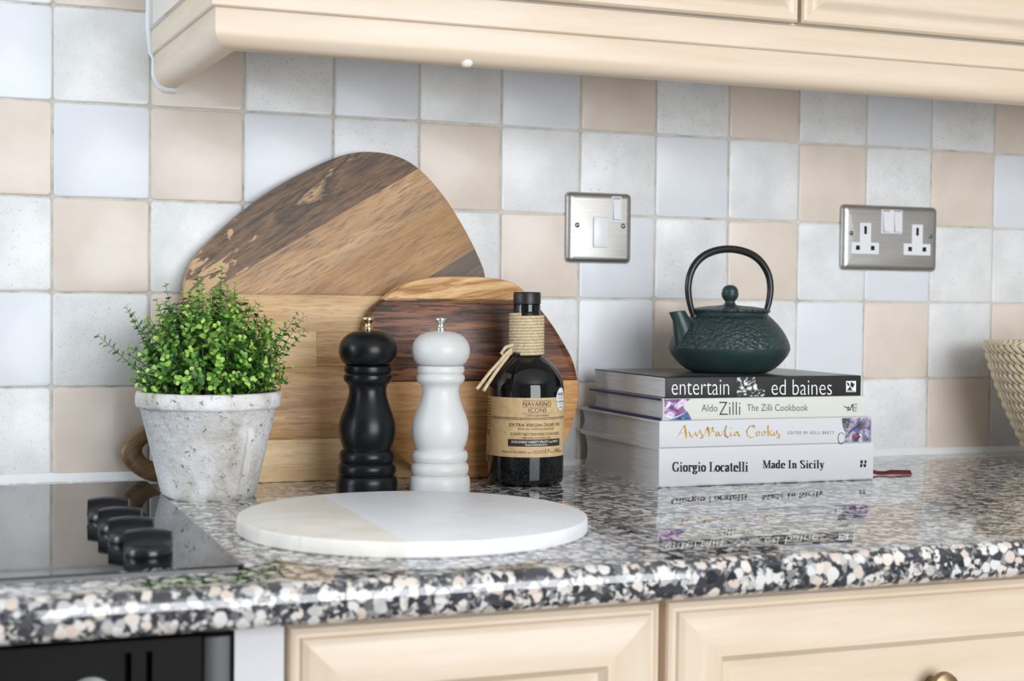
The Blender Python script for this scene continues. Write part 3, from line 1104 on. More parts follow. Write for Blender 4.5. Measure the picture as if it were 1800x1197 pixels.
def page_mat(name, a, b_):
    m = NT(name)
    v = m.coords(scale=(1, 1, 1))
    sp = m.n('ShaderNodeSeparateXYZ')
    m.l(v, sp.inputs[0])
    cb = m.n('ShaderNodeCombineXYZ')
    mz = m.n('ShaderNodeMath', operation='MULTIPLY')
    mz.inputs[1].default_value = 700
    my = m.n('ShaderNodeMath', operation='MULTIPLY')
    my.inputs[1].default_value = 6
    m.l(sp.outputs[2], mz.inputs[0])
    m.l(sp.outputs[1], my.inputs[0])
    m.l(mz.outputs[0], cb.inputs[2])
    m.l(my.outputs[0], cb.inputs[1])
    n = m.noise(cb.outputs[0], 1.0, 4, 0.7)
    m.base(m.ramp(n, [(0.3, a), (0.5, b_), (0.75, a)]))
    m.set(Roughness=0.6)
    m.bump(n, 0.4, 0.0006)
    return m.mat


M['pages'] = page_mat('paper_edges', srgb(178, 176, 178), srgb(226, 225, 226))
M['jacket_white'] = plain('gloss_white_jacket', (0.66, 0.67, 0.69), 0.22)
M['jacket_ivory'] = plain('ivory_jacket', srgb(218, 217, 209), 0.25)
M['jacket_black'] = plain('black_jacket', srgb(38, 37, 37), 0.3)
M['grey_cover'] = plain('grey_photo_cover', srgb(96, 94, 92), 0.28)
M['blue_board'] = plain('navy_cloth_board', srgb(38, 48, 96), 0.6)
M['ink'] = plain('black_ink', (0.008, 0.008, 0.009), 0.4)
M['ink_grey'] = plain('grey_ink', srgb(70, 70, 72), 0.4)
M['white_ink'] = plain('white_ink', (0.86, 0.86, 0.86), 0.4)
m = NT('gold_foil')
v = m.coords()
m.base(m.ramp(m.noise(v, 120, 2, 0.5), [(0.35, srgb(176, 126, 40)), (0.65, srgb(216, 172, 84))]))
m.set(Roughness=0.4, Metallic=0.3)
M['gold'] = m.mat


def photo_mat(name, stops, scale, rot=0.0, warp=2.0):
    m = NT(name)
    v = m.coords(scale=(1, 1, 1.4), rot=(0, rot, 0))
    m.base(m.ramp(m.noise(v, scale, 2.5, 0.55, warp), stops))
    m.set(Roughness=0.3)
    return m.mat


M['bw_photo'] = photo_mat('black_white_photo_print', [(0.42, srgb(40, 40, 40)), (0.50, srgb(92, 92, 92)), (0.55, srgb(190, 190, 190)), (0.66, srgb(240, 240, 240))], 85)
M['purple_photo'] = photo_mat('purple_photo_print', [(0.34, srgb(92, 50, 92)), (0.46, srgb(150, 104, 158)), (0.56, srgb(214, 194, 222)), (0.7, srgb(240, 232, 240))], 70)
M['blue_photo'] = photo_mat('blue_photo_print', [(0.35, srgb(24, 36, 64)), (0.55, srgb(66, 110, 170)), (0.7, srgb(130, 160, 200))], 160)
M['violet_photo'] = photo_mat('violet_photo_print', [(0.34, srgb(66, 60, 72)), (0.48, srgb(126, 118, 142)), (0.58, srgb(176, 168, 192)), (0.72, srgb(206, 200, 216))], 55, 0.6)
M['slate_photo'] = photo_mat('slate_photo_print', [(0.36, srgb(44, 46, 50)), (0.52, srgb(110, 116, 120)), (0.7, srgb(180, 184, 186))], 120)
M['red_ink'] = plain('red_ink', srgb(200, 60, 84), 0.4)
M['blue_ink'] = plain('blue_ink', srgb(70, 100, 180), 0.4)


def book(label, x0, x1, yback, z0, z1, covm, ct, r, pages_in, case=None, mats=None, fore_thin=0.0, lift=0.0):
    """hard- or soft-back lying flat, spine on -y"""
    c = thing('book', ((x0 + x1) / 2, (SY + yback) / 2, z0), label, 'book', group=None)
    off = Vector(c.location)
    H = z1 - z0

    def put(mb, nm, mt, sm=None):
        o_ = mb.obj(nm, mt, c, smooth=sm)
        for v_ in o_.data.vertices:
            v_.co -= off
        return o_
    # cover: C-shaped section swept along x (spine rounded at the corners)
    def sec(x):
        th = fore_thin
        out = [(yback, z0 + 0), ]
        for i in range(5):
            a = R(270 - 90 * i / 4)
            out.append((SY + r + r * math.cos(a), z0 + r + r * math.sin(a)))
        for i in range(5):
            a = R(180 - 90 * i / 4)
            out.append((SY + r + r * math.cos(a), z1 - r + r * math.sin(a)))
        out.append((yback, z1 - th))
        out.append((yback, z1 - ct - th))
        out.append((SY + max(r, 0.006), z1 - ct))
        out.append((SY + ct * 1.2, z1 - max(r, ct) * 1.2))
        out.append((SY + ct * 1.2, z0 + max(r, ct) * 1.2))
        out.append((SY + max(r, 0.006), z0 + ct))
        out.append((yback, z0 + ct))
        return [(x, y, z) for y, z in out]
    cv = MB()
    cv.loops([sec(x0 + 0.0008), sec(x0), sec((x0 + x1) / 2), sec(x1), sec(x1 - 0.0008)][1:4])
    put(cv, 'cover', covm, 35)
    # page block with a hollow fore edge
    n = 8
    pi = pages_in
    pg = MB()
    def psec(x):
        lo = [(SY + 0.004 + ct, z0 + ct * 0.7), ]
        zt = z1 - ct * 0.7
        zb = yback - pi
        pts = [(SY + ct + 0.0015, z0 + ct * 0.7)]
        for i in range(n + 1):
            u = i / n
            hollow = 0.010 * (1 - (2 * u - 1) ** 2) if case != 'soft' else 0.001
            pts.append((zb - hollow, z0 + ct * 0.7 + (zt - fore_thin - z0 - ct * 0.7) * u))
        pts.append((SY + ct + 0.0015, zt))
        return [(x, y, z) for y, z in pts]
    pg.loops([psec(x0 + pi), psec(x1 - pi)])
    put(pg, 'page_block', M['pages'], 40)
    return c, off


def spine_fn(off, eps=0.00025):
    def f(px, py):
        p = on_y(px, py, SY)
        return (p.x - off.x, SY - eps - off.y, p.z - off.z)
    return f


def ibox(px0, px1, py0, py1):
    return (px0, px1, py1, py0)       # image y runs down: v0 is the baseline side


B4 = (0.9000, 0.9428)
B3 = (0.9428, 0.9714)
B2 = (0.9714, 0.9954)
B1 = (0.9954, 1.0180)
c4, o4 = book('thick white cookbook with black serif title, bottom of the book stack', 0.6045, 0.8722, -0.0150, *B4, M['jacket_white'], 0.0026, 0.0035, 0.0035)
c3, o3 = book('white cookbook with gold brush-script title, resting on the thick white book', 0.6045, 0.8690, -0.0055, *B3, M['jacket_white'], 0.0024, 0.0010, 0.0035)
c2, o2 = book('ivory-jacketed cookbook with navy boards and a purple portrait on its spine', 0.6085, 0.8595, -0.0330, *B2, M['jacket_ivory'], 0.0022, 0.0022, 0.003)
c1, o1 = book('black-spined softback cookbook on top of the stack, under the teapot', 0.6115, 0.8540, -0.0390, *B1, M['jacket_black'], 0.0010, 0.0012, 0.0002, 'soft')
# navy boards showing at the ends of the ivory jacket
for nm, za, zb in (('cover_board', B2[0] + 0.0001, B2[0] + 0.0026), ('cover_board', B2[1] - 0.0027, B2[1] - 0.0001)):
    q = rbox(0.6068, 0.8585, SY + 0.004, -0.0325, za, zb, 0.0008, 1).obj(nm, M['blue_board'], c2, label='navy blue board')
    for v_ in q.data.vertices:
        v_.co -= o2
# grey printed cover on the softback, its sheet slightly lifted in the middle
q = MB()
lp = []
for i in range(25):
    x = 0.6115 + (0.854 - 0.6115) * i / 24
    lift = 0.0022 * math.exp(-((x - 0.822) / 0.012) ** 2)
    lp.append([(x, SY + 0.0012, B1[1] - 0.0001), (x, -0.12, B1[1] + 0.0003 + lift * 0.6), (x, -0.0395, B1[1] + 0.0003 + lift), (x, -0.0395, B1[1] - 0.0002), (x, SY + 0.0012, B1[1] - 0.0006)])
q.loops(lp)
q = q.obj('front_cover', M['grey_cover'], c1, smooth=50, label='grey printed front cover')
for v_ in q.data.vertices:
    v_.co -= o1

F1, F2, F3, F4 = spine_fn(o1), spine_fn(o2), spine_fn(o3), spine_fn(o4)
lettering('title_lettering', text_polys('entertain', -0.012), ibox(1180.5, 1281.5, 667.5, 694), F1, M['white_ink'], c1)
lettering('author_lettering', text_polys('ed baines', -0.012), ibox(1356, 1462, 667, 694), F1, M['white_ink'], c1)


def patch(name, pts, fn, mat, parent, lift=0.0):
    m_ = MB()
    H_ = {c1: B1, c2: B2, c3: B3, c4: B4}[parent]
    H_ = H_[1] - H_[0]
    q_ = []
    for p in pts:
        x_, y_, z_ = fn(*p)
        if name == 'spine_photo':          # printed to the edges of the spine
            z_ = 0.0008 if z_ < 0.0035 else (H_ - 0.0008 if z_ > H_ - 0.0032 else z_)
        q_.append((x_, y_ - lift, z_))
    m_.face(q_)
    return m_.obj(name, mat, parent)


patch('spine_photo', [(1295, 662.5), (1344, 662.5), (1344, 696.5), (1295, 696.5)], F1, M['bw_photo'], c1)
patch('spine_photo', [(1327, 662.5), (1344, 662.5), (1344, 686), (1336, 682), (1328, 674)], F1, M['jacket_black'], c1, 0.0001)
patch('publisher_mark', [(1487, 669.6), (1504.5, 669.6), (1504.5, 689), (1487, 689)], F1, M['white_ink'], c1)
mk = MB()
for pts in ([(1488.5, 686), (1494, 679), (1498, 686.2)], [(1495.5, 671), (1502, 675), (1499, 682), (1494.5, 678)], [(1488, 671.5), (1492, 673.5), (1493.5, 679), (1489.5, 677)],
            [(1488, 687), (1503, 687), (1503, 687.8), (1488, 687.8)]):
    mk.face([tuple(Vector(F1(*p)) - Vector((0, 0.0001, 0))) for p in pts])
mk.obj('publisher_leaf_mark', M['jacket_black'], c1)

lettering('author_lettering', text_polys('Aldo', -0.008), ibox(1233, 1261, 711, 723.2), F2, M['ink_grey'], c2)
lettering('author_lettering', text_polys('Zilli', -0.014), ibox(1264, 1301, 706.3, 729.2), F2, M['ink'], c2)
lettering('title_lettering', text_polys('The Zilli Cookbook', -0.008), ibox(1313, 1420, 710.3, 722.3), F2, M['ink_grey'], c2)
patch('spine_photo', [(1167.5, 699), (1216, 698.5), (1205, 706), (1201, 716), (1207, 724), (1186, 733), (1168, 735.5)], F2, M['purple_photo'], c2)
patch('spine_photo', [(1192, 733), (1208, 723), (1216, 735.5), (1175, 736)], F2, M['blue_photo'], c2)
mk = MB()
for st_ in ([(1484, 714), (1488, 717), (1492, 715), (1490, 719), (1495, 721)], [(1489, 722), (1494, 719), (1499, 711), (1499, 722), (1505, 723)], [(1496, 712), (1506, 710)], [(1500, 716), (1506, 715)], [(1501, 719), (1506, 718.5)]):
    v_, f_ = pen([st_], (0.5, 0), 0.9)
    n_ = len(mk.v)
    mk.v += [tuple(F2(*p)) for p in v_]
    mk.f += [tuple(i + n_ for i in q_) for q_ in f_]
    mk.m += [0] * len(f_)
mk.obj('publisher_mark', M['ink_grey'], c2)

# brush script: strokes in image-like units (x right, y up), third value = pressure
SCR = [
    [(0, 0, .15), (4, 6, .15), (9, 16, .2), (13, 23, .5), (14.5, 23.5, .9)], [(14.5, 23, 1), (16, 12, 1.1), (17.5, 1, 1.1)], [(3.5, 9, .15), (12, 10.5, .15)],
    [(22, 12, .6), (24, 6, .9), (26.5, 2, .6), (30, 5, .2), (33, 11, .2)], [(33, 12, .4), (34.5, 6, .5), (36, 4, .3), (38, 9, .15), (42, 17, .15)],
    [(41, 15, .2), (42, 11, .4), (45, 6, .8), (44.5, 1, .9), (41, 0.5, .5)], [(46, 2, .15), (50, 10, .15), (53, 18, .2)],
    [(54, 21, 1), (56, 12, 1.1), (57, 4, 1.1)], [(50, 16, .2), (60, 19, .25)], [(59, 8, .15), (62, 17, .25), (63.5, 20, .6), (64, 13, .7), (66, 12, .3)],
    [(72, 12, .7), (69, 11, .5), (68, 6, .6), (71, 4.5, .4), (73.5, 11, .3), (75, 5, .6), (78, 5, .2)], [(78, 5, .15), (85, 18, .2), (87, 23, .4), (84.5, 14, .9), (85, 5, 1.1), (89, 1.5, .8), (92, 4, .2)],
    [(94, 12, .5), (94.5, 5, .6), (97, 5, .2)], [(95, 19, .5), (95.3, 18, .5)], [(105, 12, .8), (101.5, 11, .4), (100, 6, .6), (103, 5, .3), (106, 12, .6), (109, 4.5, 1.0), (111, 7, .2)],
]
SCR2 = [
    [(15, 19, 1.2), (13, 22, 1.0), (7, 21, .8), (2, 13, .7), (3, 5, .4), (9, 1, .25), (15, 3, .2)],
    [(22, 12, .8), (18.5, 10, .8), (19, 4.5, .6), (23, 5, .3), (24, 10, .5), (22, 12, .5)], [(31, 12, .2), (28, 10, .3), (28, 5, .3), (32, 5, .2), (33.5, 10, .3), (31, 12, .2), (36, 11, .15)],
    [(38, 22, 1.1), (38.5, 12, 1.1), (39, 4, 1.0)], [(45, 14, .6), (41, 10, .3), (45, 5, .6), (48, 6, .2)], [(48, 11, .5), (49, 5, .5), (52, 8, .15), (53.5, 13, .2)],
    [(54, 14, .4), (53.5, 10, .4), (57.5, 6, .9), (57, 1.5, .8), (53, 1.5, .5)]]
lettering('title_lettering', pen(SCR, (2.2, 1.5), 0.5), ibox(1188.5, 1301.5, 747, 771), F3, M['gold'], c3)
lettering('title_lettering', pen(SCR2, (2.2, 1.5), 0.5), ibox(1311.5, 1371, 747, 770), F3, M['gold'], c3)
lettering('editor_lettering', text_polys('EDITED BY KELLI BRETT', -0.004, 1.35), ibox(1385, 1466, 758, 763.2), F3, M['ink_grey'], c3)
patch('spine_photo', [(1482, 737), (1531, 736.5), (1531, 780.5), (1483.5, 781), (1486, 765)], F3, M['violet_photo'], c3)
patch('spine_photo', [(1479.5, 737), (1498, 736.8), (1490, 753), (1484.5, 758), (1481, 748)], F3, M['slate_photo'], c3, 0.0001)
for pts, mt in (([(1498, 756), (1505, 752), (1509, 757), (1505, 761)], 'blue_ink'), ([(1499, 762), (1503, 765.5), (1508, 764), (1508, 767.5), (1501, 768), (1498, 765)], 'red_ink'), ([(1509, 762), (1514, 763), (1512, 767)], 'white_ink')):
    patch('spine_emblem', pts, F3, M[mt], c3, 0.0002)
v_, f_ = pen([arc(1478.5, 770.5, 5.5, 10, 40, 320, 16)], (0.3, 0), 0.7)
mk = MB()
mk.v = [tuple(F3(*p)) for p in v_]
mk.f = f_
mk.m = [0] * len(f_)
mk.obj('printed_loop', M['ink_grey'], c3)

lettering('author_lettering', didone('Giorgio Locatelli'), ibox(1181.5, 1315.5, 811.5, 833.5), F4, M['ink'], c4)
lettering('title_lettering', didone('Made In Sicily'), ibox(1340, 1449.5, 808.5, 827), F4, M['ink'], c4)
mk = MB()
for pts in ([(1512.5, 809), (1516.5, 809), (1516.5, 814.7), (1512, 814.7)], [(1517.6, 809), (1523, 809), (1522.6, 814.7), (1519, 814.7), (1520, 811)],
            [(1511.8, 815.9), (1516.5, 815.9), (1515.5, 819), (1514, 821.6), (1511.8, 821.4)], [(1517.6, 815.9), (1522.4, 815.9), (1522, 821), (1518, 821)]):
    mk.face([F4(*p) for p in pts])
mk.obj('publisher_mark', M['ink'], c4)
# red ribbon bookmark of the bottom book
rbm = NT('dark_red_ribbon')
rbm.base(srgb(92, 12, 18))
rbm.set(Roughness=0.5)
rp_ = [((0.862, -0.165, 0.9185), 0.0), ((0.8745, -0.172, 0.9175), 0.1), ((0.885, -0.178, 0.9125), 0.35), ((0.895, -0.184, 0.9055), 0.6), ((0.905, -0.188, 0.9020), 0.9), ((0.913, -0.190, 0.9020), 1.2), ((0.923, -0.191, 0.9030), 0.7), ((0.936, -0.193, 0.9025), 0.5), ((0.947, -0.195, 0.9022), 0.6)]
m_ = MB()
lp = []
for i, (p, tw) in enumerate(rp_):
    p = Vector(p)
    wd = 0.0035
    d = Vector((0.1, math.cos(tw * 1.2) * 0.8, math.sin(1.3 - tw) * 0.8)).normalized() * wd
    lp.append([p - d - o4, p + d - o4, p + d + Vector((0, 0, 0.0004)) - o4, p - d + Vector((0, 0, 0.0004)) - o4])
for l in lp:
    for q_ in l:
        q_.z = max(q_.z, 0.0003)
m_.loops(lp)
m_.obj('ribbon', rbm.mat, c4, smooth=60, label='dark red ribbon bookmark')

# ------------------------------------------------------------------ teapot
TX, TY, TZ = 0.7352, -0.140, B1[1]
tp = thing('teapot', (TX, TY, TZ + 0.0002), 'dark green cast-iron teapot with hoop handle, on top of the book stack', 'teapot')
m = NT('green_cast_iron')
v = m.coords()
m.base(m.ramp(m.noise(v, 40, 4, 0.6), [(0.3, srgb(36, 53, 54)), (0.7, srgb(48, 67, 68))]))
m.set(Roughness=0.36, Metallic=0.1)
M['iron_smooth'] = m.mat
m = NT('hammered_green_cast_iron')
v = m.coords(scale=(1, 1, 1.35))
m.base(m.ramp(m.noise(v, 40, 4, 0.6), [(0.3, srgb(36, 53, 54)), (0.7, srgb(50, 69, 70))]))
m.set(Roughness=0.38, Metallic=0.1)
vo = m.n('ShaderNodeTexVoronoi', feature='SMOOTH_F1')
vo.inputs['Scale'].default_value = 260
nd = m.n('ShaderNodeTexNoise')
nd.inputs['Scale'].default_value = 120
m.l(v, nd.inputs['Vector'])
va = m.n('ShaderNodeVectorMath', operation='MULTIPLY_ADD')
m.l(nd.outputs['Color'], va.inputs[0])
va.inputs[1].default_value = (0.006, 0.006, 0.006)
m.l(v, va.inputs[2])
m.l(va.outputs[0], vo.inputs['Vector'])
m.bump(m.ramp(vo.outputs['Distance'], [(0.1, (1, 1, 1)), (0.75, (0, 0, 0))]), 1.0, 0.0016)
M['iron_rough'] = m.mat
s = 1 / 1526.0
lower = [(0.5, 0), (58, 0), (64, 0.6), (74, 4.5), (85, 12.5), (94, 22), (101, 31), (104.6, 38.5), (105.5, 43)]
upper = [(105.5, 43), (105.2, 45), (104.3, 49.5), (101.2, 58), (96, 68), (90.5, 76.5), (84, 84.5), (76, 92.5), (70, 98)]
upper2 = [(70, 98), (67, 100.5), (66, 105), (60, 106)]
MB().lathe([(r * s, z * s) for r, z in lower], 72).obj('lower_body', M['iron_smooth'], tp, smooth=40)
q = MB().lathe([(r * s, z * s) for r, z in upper], 72)
q.obj('upper_body', M['iron_rough'], tp, smooth=60, label='hammered upper half of the pot')
MB().lathe([(r * s, z * s) for r, z in upper2], 72).obj('collar', M['iron_smooth'], tp, smooth=40)
lid = MB().lathe([(r * s, z * s) for r, z in [(62, 103), (69, 105), (70.5, 107.5), (69.5, 110), (60, 112.5), (40, 115.5), (20, 117), (13, 118)]], 64).obj('lid', M['iron_rough'], tp, smooth=50)
MB().lathe([(r * s, z * s) for r, z in [(14, 117), (11, 119), (8.5, 122), (8.5, 124.5), (11.5, 128), (14.3, 132.5), (15, 137), (15, 139), (14, 140), (14.2, 143), (11.5, 148.5), (7, 152), (2, 153), (0.3, 153)]], 40).obj('lid_knob', M['iron_smooth'], lid, smooth=40)
# spout
q = MB()
sp_c = [(-73, 34, 28), (-78, 48, 28), (-85, 64, 23), (-91.5, 80, 18), (-96.5, 94, 14.5), (-101.5, 106, 13.2)]
lp = []
for i, (cx, cz, rr_) in enumerate(sp_c):
    a = sp_c[max(i - 1, 0)]
    b_ = sp_c[min(i + 1, len(sp_c) - 1)]
    d = Vector((b_[0] - a[0], 0, b_[1] - a[1])).normalized()
    if i == len(sp_c) - 1:
        d = Vector((-0.12, 0, 1)).normalized()
    if i < 2:
        d = Vector((0, 0, 1))
    nx_ = Vector((d.z, 0, -d.x))
    lp.append([(Vector((cx, 0, cz)) + nx_ * math.cos(2 * PI * k / 28) * rr_ * (1.25 if k > 7 and k < 21 and i == len(sp_c) - 1 else 1.0) + Vector((0, 1, 0)) * math.sin(2 * PI * k / 28) * rr_ * 0.85) * s for k in range(28)])
inn = [Vector(p) * 1.0 for p in lp[-1]]
ce = sum((Vector(p) for p in inn), Vector()) / 28
lp.append([ce + (p - ce) * 0.78 for p in inn])
lp.append([ce + (p - ce) * 0.7 + Vector((0.004, 0, -0.012)) for p in inn])
q.loops(lp)
q.obj('spout', M['iron_smooth'], tp, smooth=50)
# hoop handle
M['hoop'] = plain('black_enamel_hoop', (0.012, 0.013, 0.014), 0.25)
hp = [(-66, 93), (-71, 100), (-76, 112), (-80.5, 130), (-82, 150), (-78, 171), (-68, 189), (-52, 203), (-30, 212), (-5, 215.5), (20, 213.5), (44, 206), (63, 192), (76, 172), (80.5, 150), (79, 130), (75, 114), (70, 101), (66, 94)]
cat = []
for i in range(len(hp) - 1):
    p0, p1, p2, p3 = hp[max(i - 1, 0)], hp[i], hp[i + 1], hp[min(i + 2, len(hp) - 1)]
    for k in range(4):
        t = k / 4
        cat.append(tuple(0.5 * (2 * p1[d] + (p2[d] - p0[d]) * t + (2 * p0[d] - 5 * p1[d] + 4 * p2[d] - p3[d]) * t * t + (3 * p1[d] - p0[d] - 3 * p2[d] + p3[d]) * t ** 3) for d in (0, 1)))
cat.append(hp[-1])
nn_ = len(cat)
MB().tube([(x * s, 0, z * s) for x, z in cat], [s * (3.6 + 3.1 * math.sin(PI * i / (nn_ - 1)) ** 0.5) for i in range(nn_)], 14).obj('hoop_handle', M['hoop'], tp, smooth=60)
for sx in (-1, 1):
    rbox(sx * 68 * s - 0.004, sx * 68 * s + 0.004, -0.004, 0.004, 88 * s, 102 * s, 0.0016).obj('handle_lug', M['iron_smooth'], tp, smooth=50)

# ------------------------------------------------------------------ bottle
BX, BY = 0.4831, -0.1471
bt = thing('olive_oil_bottle', (BX, BY, CT), 'dark olive oil bottle with kraft label and twine-wrapped neck', 'bottle')
BR = 0.0413
bg = NT('black_green_glass')
bg.base((0.004, 0.005, 0.006))
bg.set(Roughness=0.03, IOR=1.5)
prof = [(0.0005, 0.003), (0.028, 0.0025), (0.034, 0.0), (0.0375, 0.0008), (0.0402, 0.0035), (BR, 0.008), (BR, 0.100), (0.0412, 0.104), (0.0402, 0.110), (0.0382, 0.116), (0.0352, 0.1225), (0.031, 0.128),
        (0.026, 0.1325), (0.0205, 0.1362), (0.0178, 0.1385), (0.0168, 0.142), (0.0165, 0.18), (0.0145, 0.184), (0.0147, 0.1935), (0.012, 0.1945)]
MB().lathe(prof, 72).obj('glass_body', bg.mat, bt, smooth=50)
capm = plain('black_cap_plastic', (0.012, 0.012, 0.013), 0.4)
MB().lathe([(0.0135, 0.1940), (0.0148, 0.1942), (0.0150, 0.1955), (0.0150, 0.2055), (0.0142, 0.2072), (0.0, 0.2075)], 48).obj('cap', capm, bt, smooth=40)
m = NT('jute_twine')
v = m.coords()
m.base(m.ramp(m.noise(v, 500, 4, 0.7), [(0.3, srgb(186, 160, 120)), (0.55, srgb(224, 206, 172)), (0.75, srgb(240, 228, 202))]))
m.set(Roughness=0.85)
m.bump(m.noise(v, 900, 3, 0.7), 0.6, 0.0008)
M['twine'] = m.mat
N = 13
hel = []
za, zb = 0.1405, 0.1832
for i in range(N * 28 + 1):
    a = 2 * PI * i / 28
    hel.append((0.0178 * math.cos(a - 2.3), 0.0178 * math.sin(a - 2.3), za + (zb - za) * i / (N * 28)))
MB().tube(hel, 0.00168, 8).obj('twine_wrap', M['twine'], bt, smooth=70)
def bl(px, py, y):
    p = on_y(px, py, y)
    return (p.x - BX, p.y - BY, p.z - CT)
for tail in ([(899, 614, -.168), (890, 621, -.171), (877, 637, -.178), (862, 653, -.184), (848, 671, -.190), (838, 684, -.192)],
             [(898, 617, -.169), (892, 627, -.173), (881, 641, -.181), (870, 656, -.187), (858, 674, -.192), (850, 687, -.194)],
             [(901, 606, -.167), (888, 611, -.172), (881, 621, -.174), (888, 628, -.172), (899, 620, -.168)]):
    MB().tube([bl(*p) for p in tail], 0.0019, 8).obj('twine_tail', M['twine'], bt, smooth=70)
# kraft label wrapped round the glass
m = NT('kraft_paper')
v = m.coords(scale=(1, 1, 1))
wv = m.n('ShaderNodeTexWave', bands_direction='Z')
wv.inputs['Scale'].default_value = 130
m.l(v, wv.inputs['Vector'])
c_ = m.ramp(m.noise(v, 160, 4, 0.6), [(0.3, srgb(196, 164, 118)), (0.7, srgb(218, 190, 146))])
m.base(m.mix(0.16, c_, m.ramp(wv.outputs['Color'], [(0.2, srgb(170, 138, 94)), (0.8, srgb(226, 200, 156))])))
m.set(Roughness=0.65)
M['kraft'] = m.mat
a_cam = math.atan2(CAM.y - BY, CAM.x - BX)      # direction of the camera from the bottle
LZ0, LZ1 = 0.0322, 0.0952


def cyl(px, py, eps):
    """pixel -> point on the bottle wall (local), following the view ray"""
    d = ray(px, py)
    ox, oy = CAM.x - BX, CAM.y - BY
    rr_ = BR + eps
    A = d.x ** 2 + d.y ** 2
    B_ = 2 * (ox * d.x + oy * d.y)
    C_ = ox * ox + oy * oy - rr_ ** 2
    D_ = B_ * B_ - 4 * A * C_
    t = (-B_ - math.sqrt(max(D_, 0))) / (2 * A)
    p = CAM + d * t
    return math.atan2(p.y - BY, p.x - BX), p.z - CT


def wrap(u, zz, eps):
    """u = arc length along the label measured from the camera direction (left negative)"""
    a = a_cam + u / BR
    return ((BR + eps) * math.cos(a), (BR + eps) * math.sin(a), zz)


q = MB()
ua, ub = -R(112) * BR, R(122) * BR
n = 48
q.loops([[wrap(ua + (ub - ua) * i / n, LZ0, 0.0002) for i in range(n + 1)], [wrap(ua + (ub - ua) * i / n, LZ1, 0.0002) for i in range(n + 1)]], False, False, False)
q.obj('label_paper', M['kraft'], bt, smooth=80, label='kraft paper label')


def upx(px):
    return (cyl(px, 750, 0.0)[0] - a_cam + PI) % (2 * PI) * BR - PI * BR


def zpx(px, py):
    return cyl(px, py, 0.0)[1]


def lab_text(txt, px0, px1, pyt, pyb, mat='ink', bold=0.0, space=1.0, shear=0.0, eps=0.0005, pxr=935):
    lettering('label_lettering', text_polys(txt, bold, space, shear), (upx(px0), upx(px1), zpx(pxr, pyb), zpx(pxr, pyt)), lambda u, z_: wrap(u, z_, eps), M[mat], bt)


def lab_bar(name, px0, px1, pyt, pyb, mat='ink', eps=0.0004, pxr=935):
    q_ = MB()
    u0, u1 = upx(px0), upx(px1)
    z0_, z1_ = zpx(pxr, pyb), zpx(pxr, pyt)
    k_ = max(2, int((u1 - u0) / 0.003))
    q_.loops([[wrap(u0 + (u1 - u0) * i / k_, z0_, eps) for i in range(k_ + 1)], [wrap(u0 + (u1 - u0) * i / k_, z1_, eps) for i in range(k_ + 1)]], False, False, False)
    q_.obj(name, M[mat], bt)


M['ink_brown'] = plain('dark_brown_ink', srgb(56, 42, 36), 0.5)
ik = 'ink_brown'
lab_text('NAVARINO', 919, 968, 706.2, 714.2, ik)
lab_text('ICONS', 929, 960.5, 717.5, 725, ik)
lab_text('COSTA NAVARINO', 922.5, 965, 728.8, 732.4, ik)
lab_bar('label_rule', 919, 968, 704.2, 704.9, ik)
lab_bar('label_rule', 919, 968, 715.4, 716.0, ik)
lab_bar('label_rule', 919, 968, 726.4, 727.0, ik)
lab_bar('label_rule', 864, 990.2, 734.6, 735.8, ik)
lab_bar('label_rule', 864, 990.2, 737.4, 738.2, ik)
lab_text('EXTRA VIRGIN OLIVE OIL', 896, 983, 744.5, 750, ik, 0.006)
lab_text('from our centuries-old groves', 911, 973, 752.2, 756.6, ik, 0, 1, 0.3)
lab_text('ΕΞΑΙΡΕΤΙΚΟ ΠΑΡΘΕΝΟ ΕΛΑΙΟΛΑΔΟ', 898, 982, 761, 765.5, ik)
lab_text('από τους ελαιώνες μας', 918, 968, 767.5, 772, ik, 0, 1, 0.3)
lab_bar('label_band', 893.5, 983, 772.5, 785.2, ik)
lab_text('KORONEIKI VARIETY FRUITY and SPICY', 900, 980, 775, 779, 'white_ink', 0, 1, 0, 0.0007)
lab_text('Κορωνέικη ποικιλία', 924, 962, 780.3, 784, 'white_ink', 0, 1, 0, 0.0007)
lab_text('PRODUCT OF GREECE', 883, 926, 793.5, 797, ik)
lab_text('Net Contents', 938, 957.5, 791.5, 793.8, ik)
lab_text('Καθ. Περιεχόμενο', 929, 957.5, 794.6, 797.6, ik)
lab_text('17', 959, 966, 790.5, 797, ik)
lab_text('fl. oz.', 967, 972.5, 794, 797, ik)
lab_text('500', 974, 982.5, 790.5, 797, ik)
lab_text('ml', 983, 987, 794, 797, ik)
# narrow side text of the label and its seam
lab_bar('label_seam', 862.6, 863.0, 703, 797.5, 'ink_grey')
for i in range(9):
    lab_bar('side_text', 857.5 if i % 3 else 855.5, 861.5, 704 + i * 5.4, 706.2 + i * 5.4, ik)
lab_bar('label_rule', 853.5, 861.8, 752, 753.4, ik)
for i in range(3):
    lab_bar('side_text', 857, 861.5, 759 + i * 4, 761 + i * 4, ik)
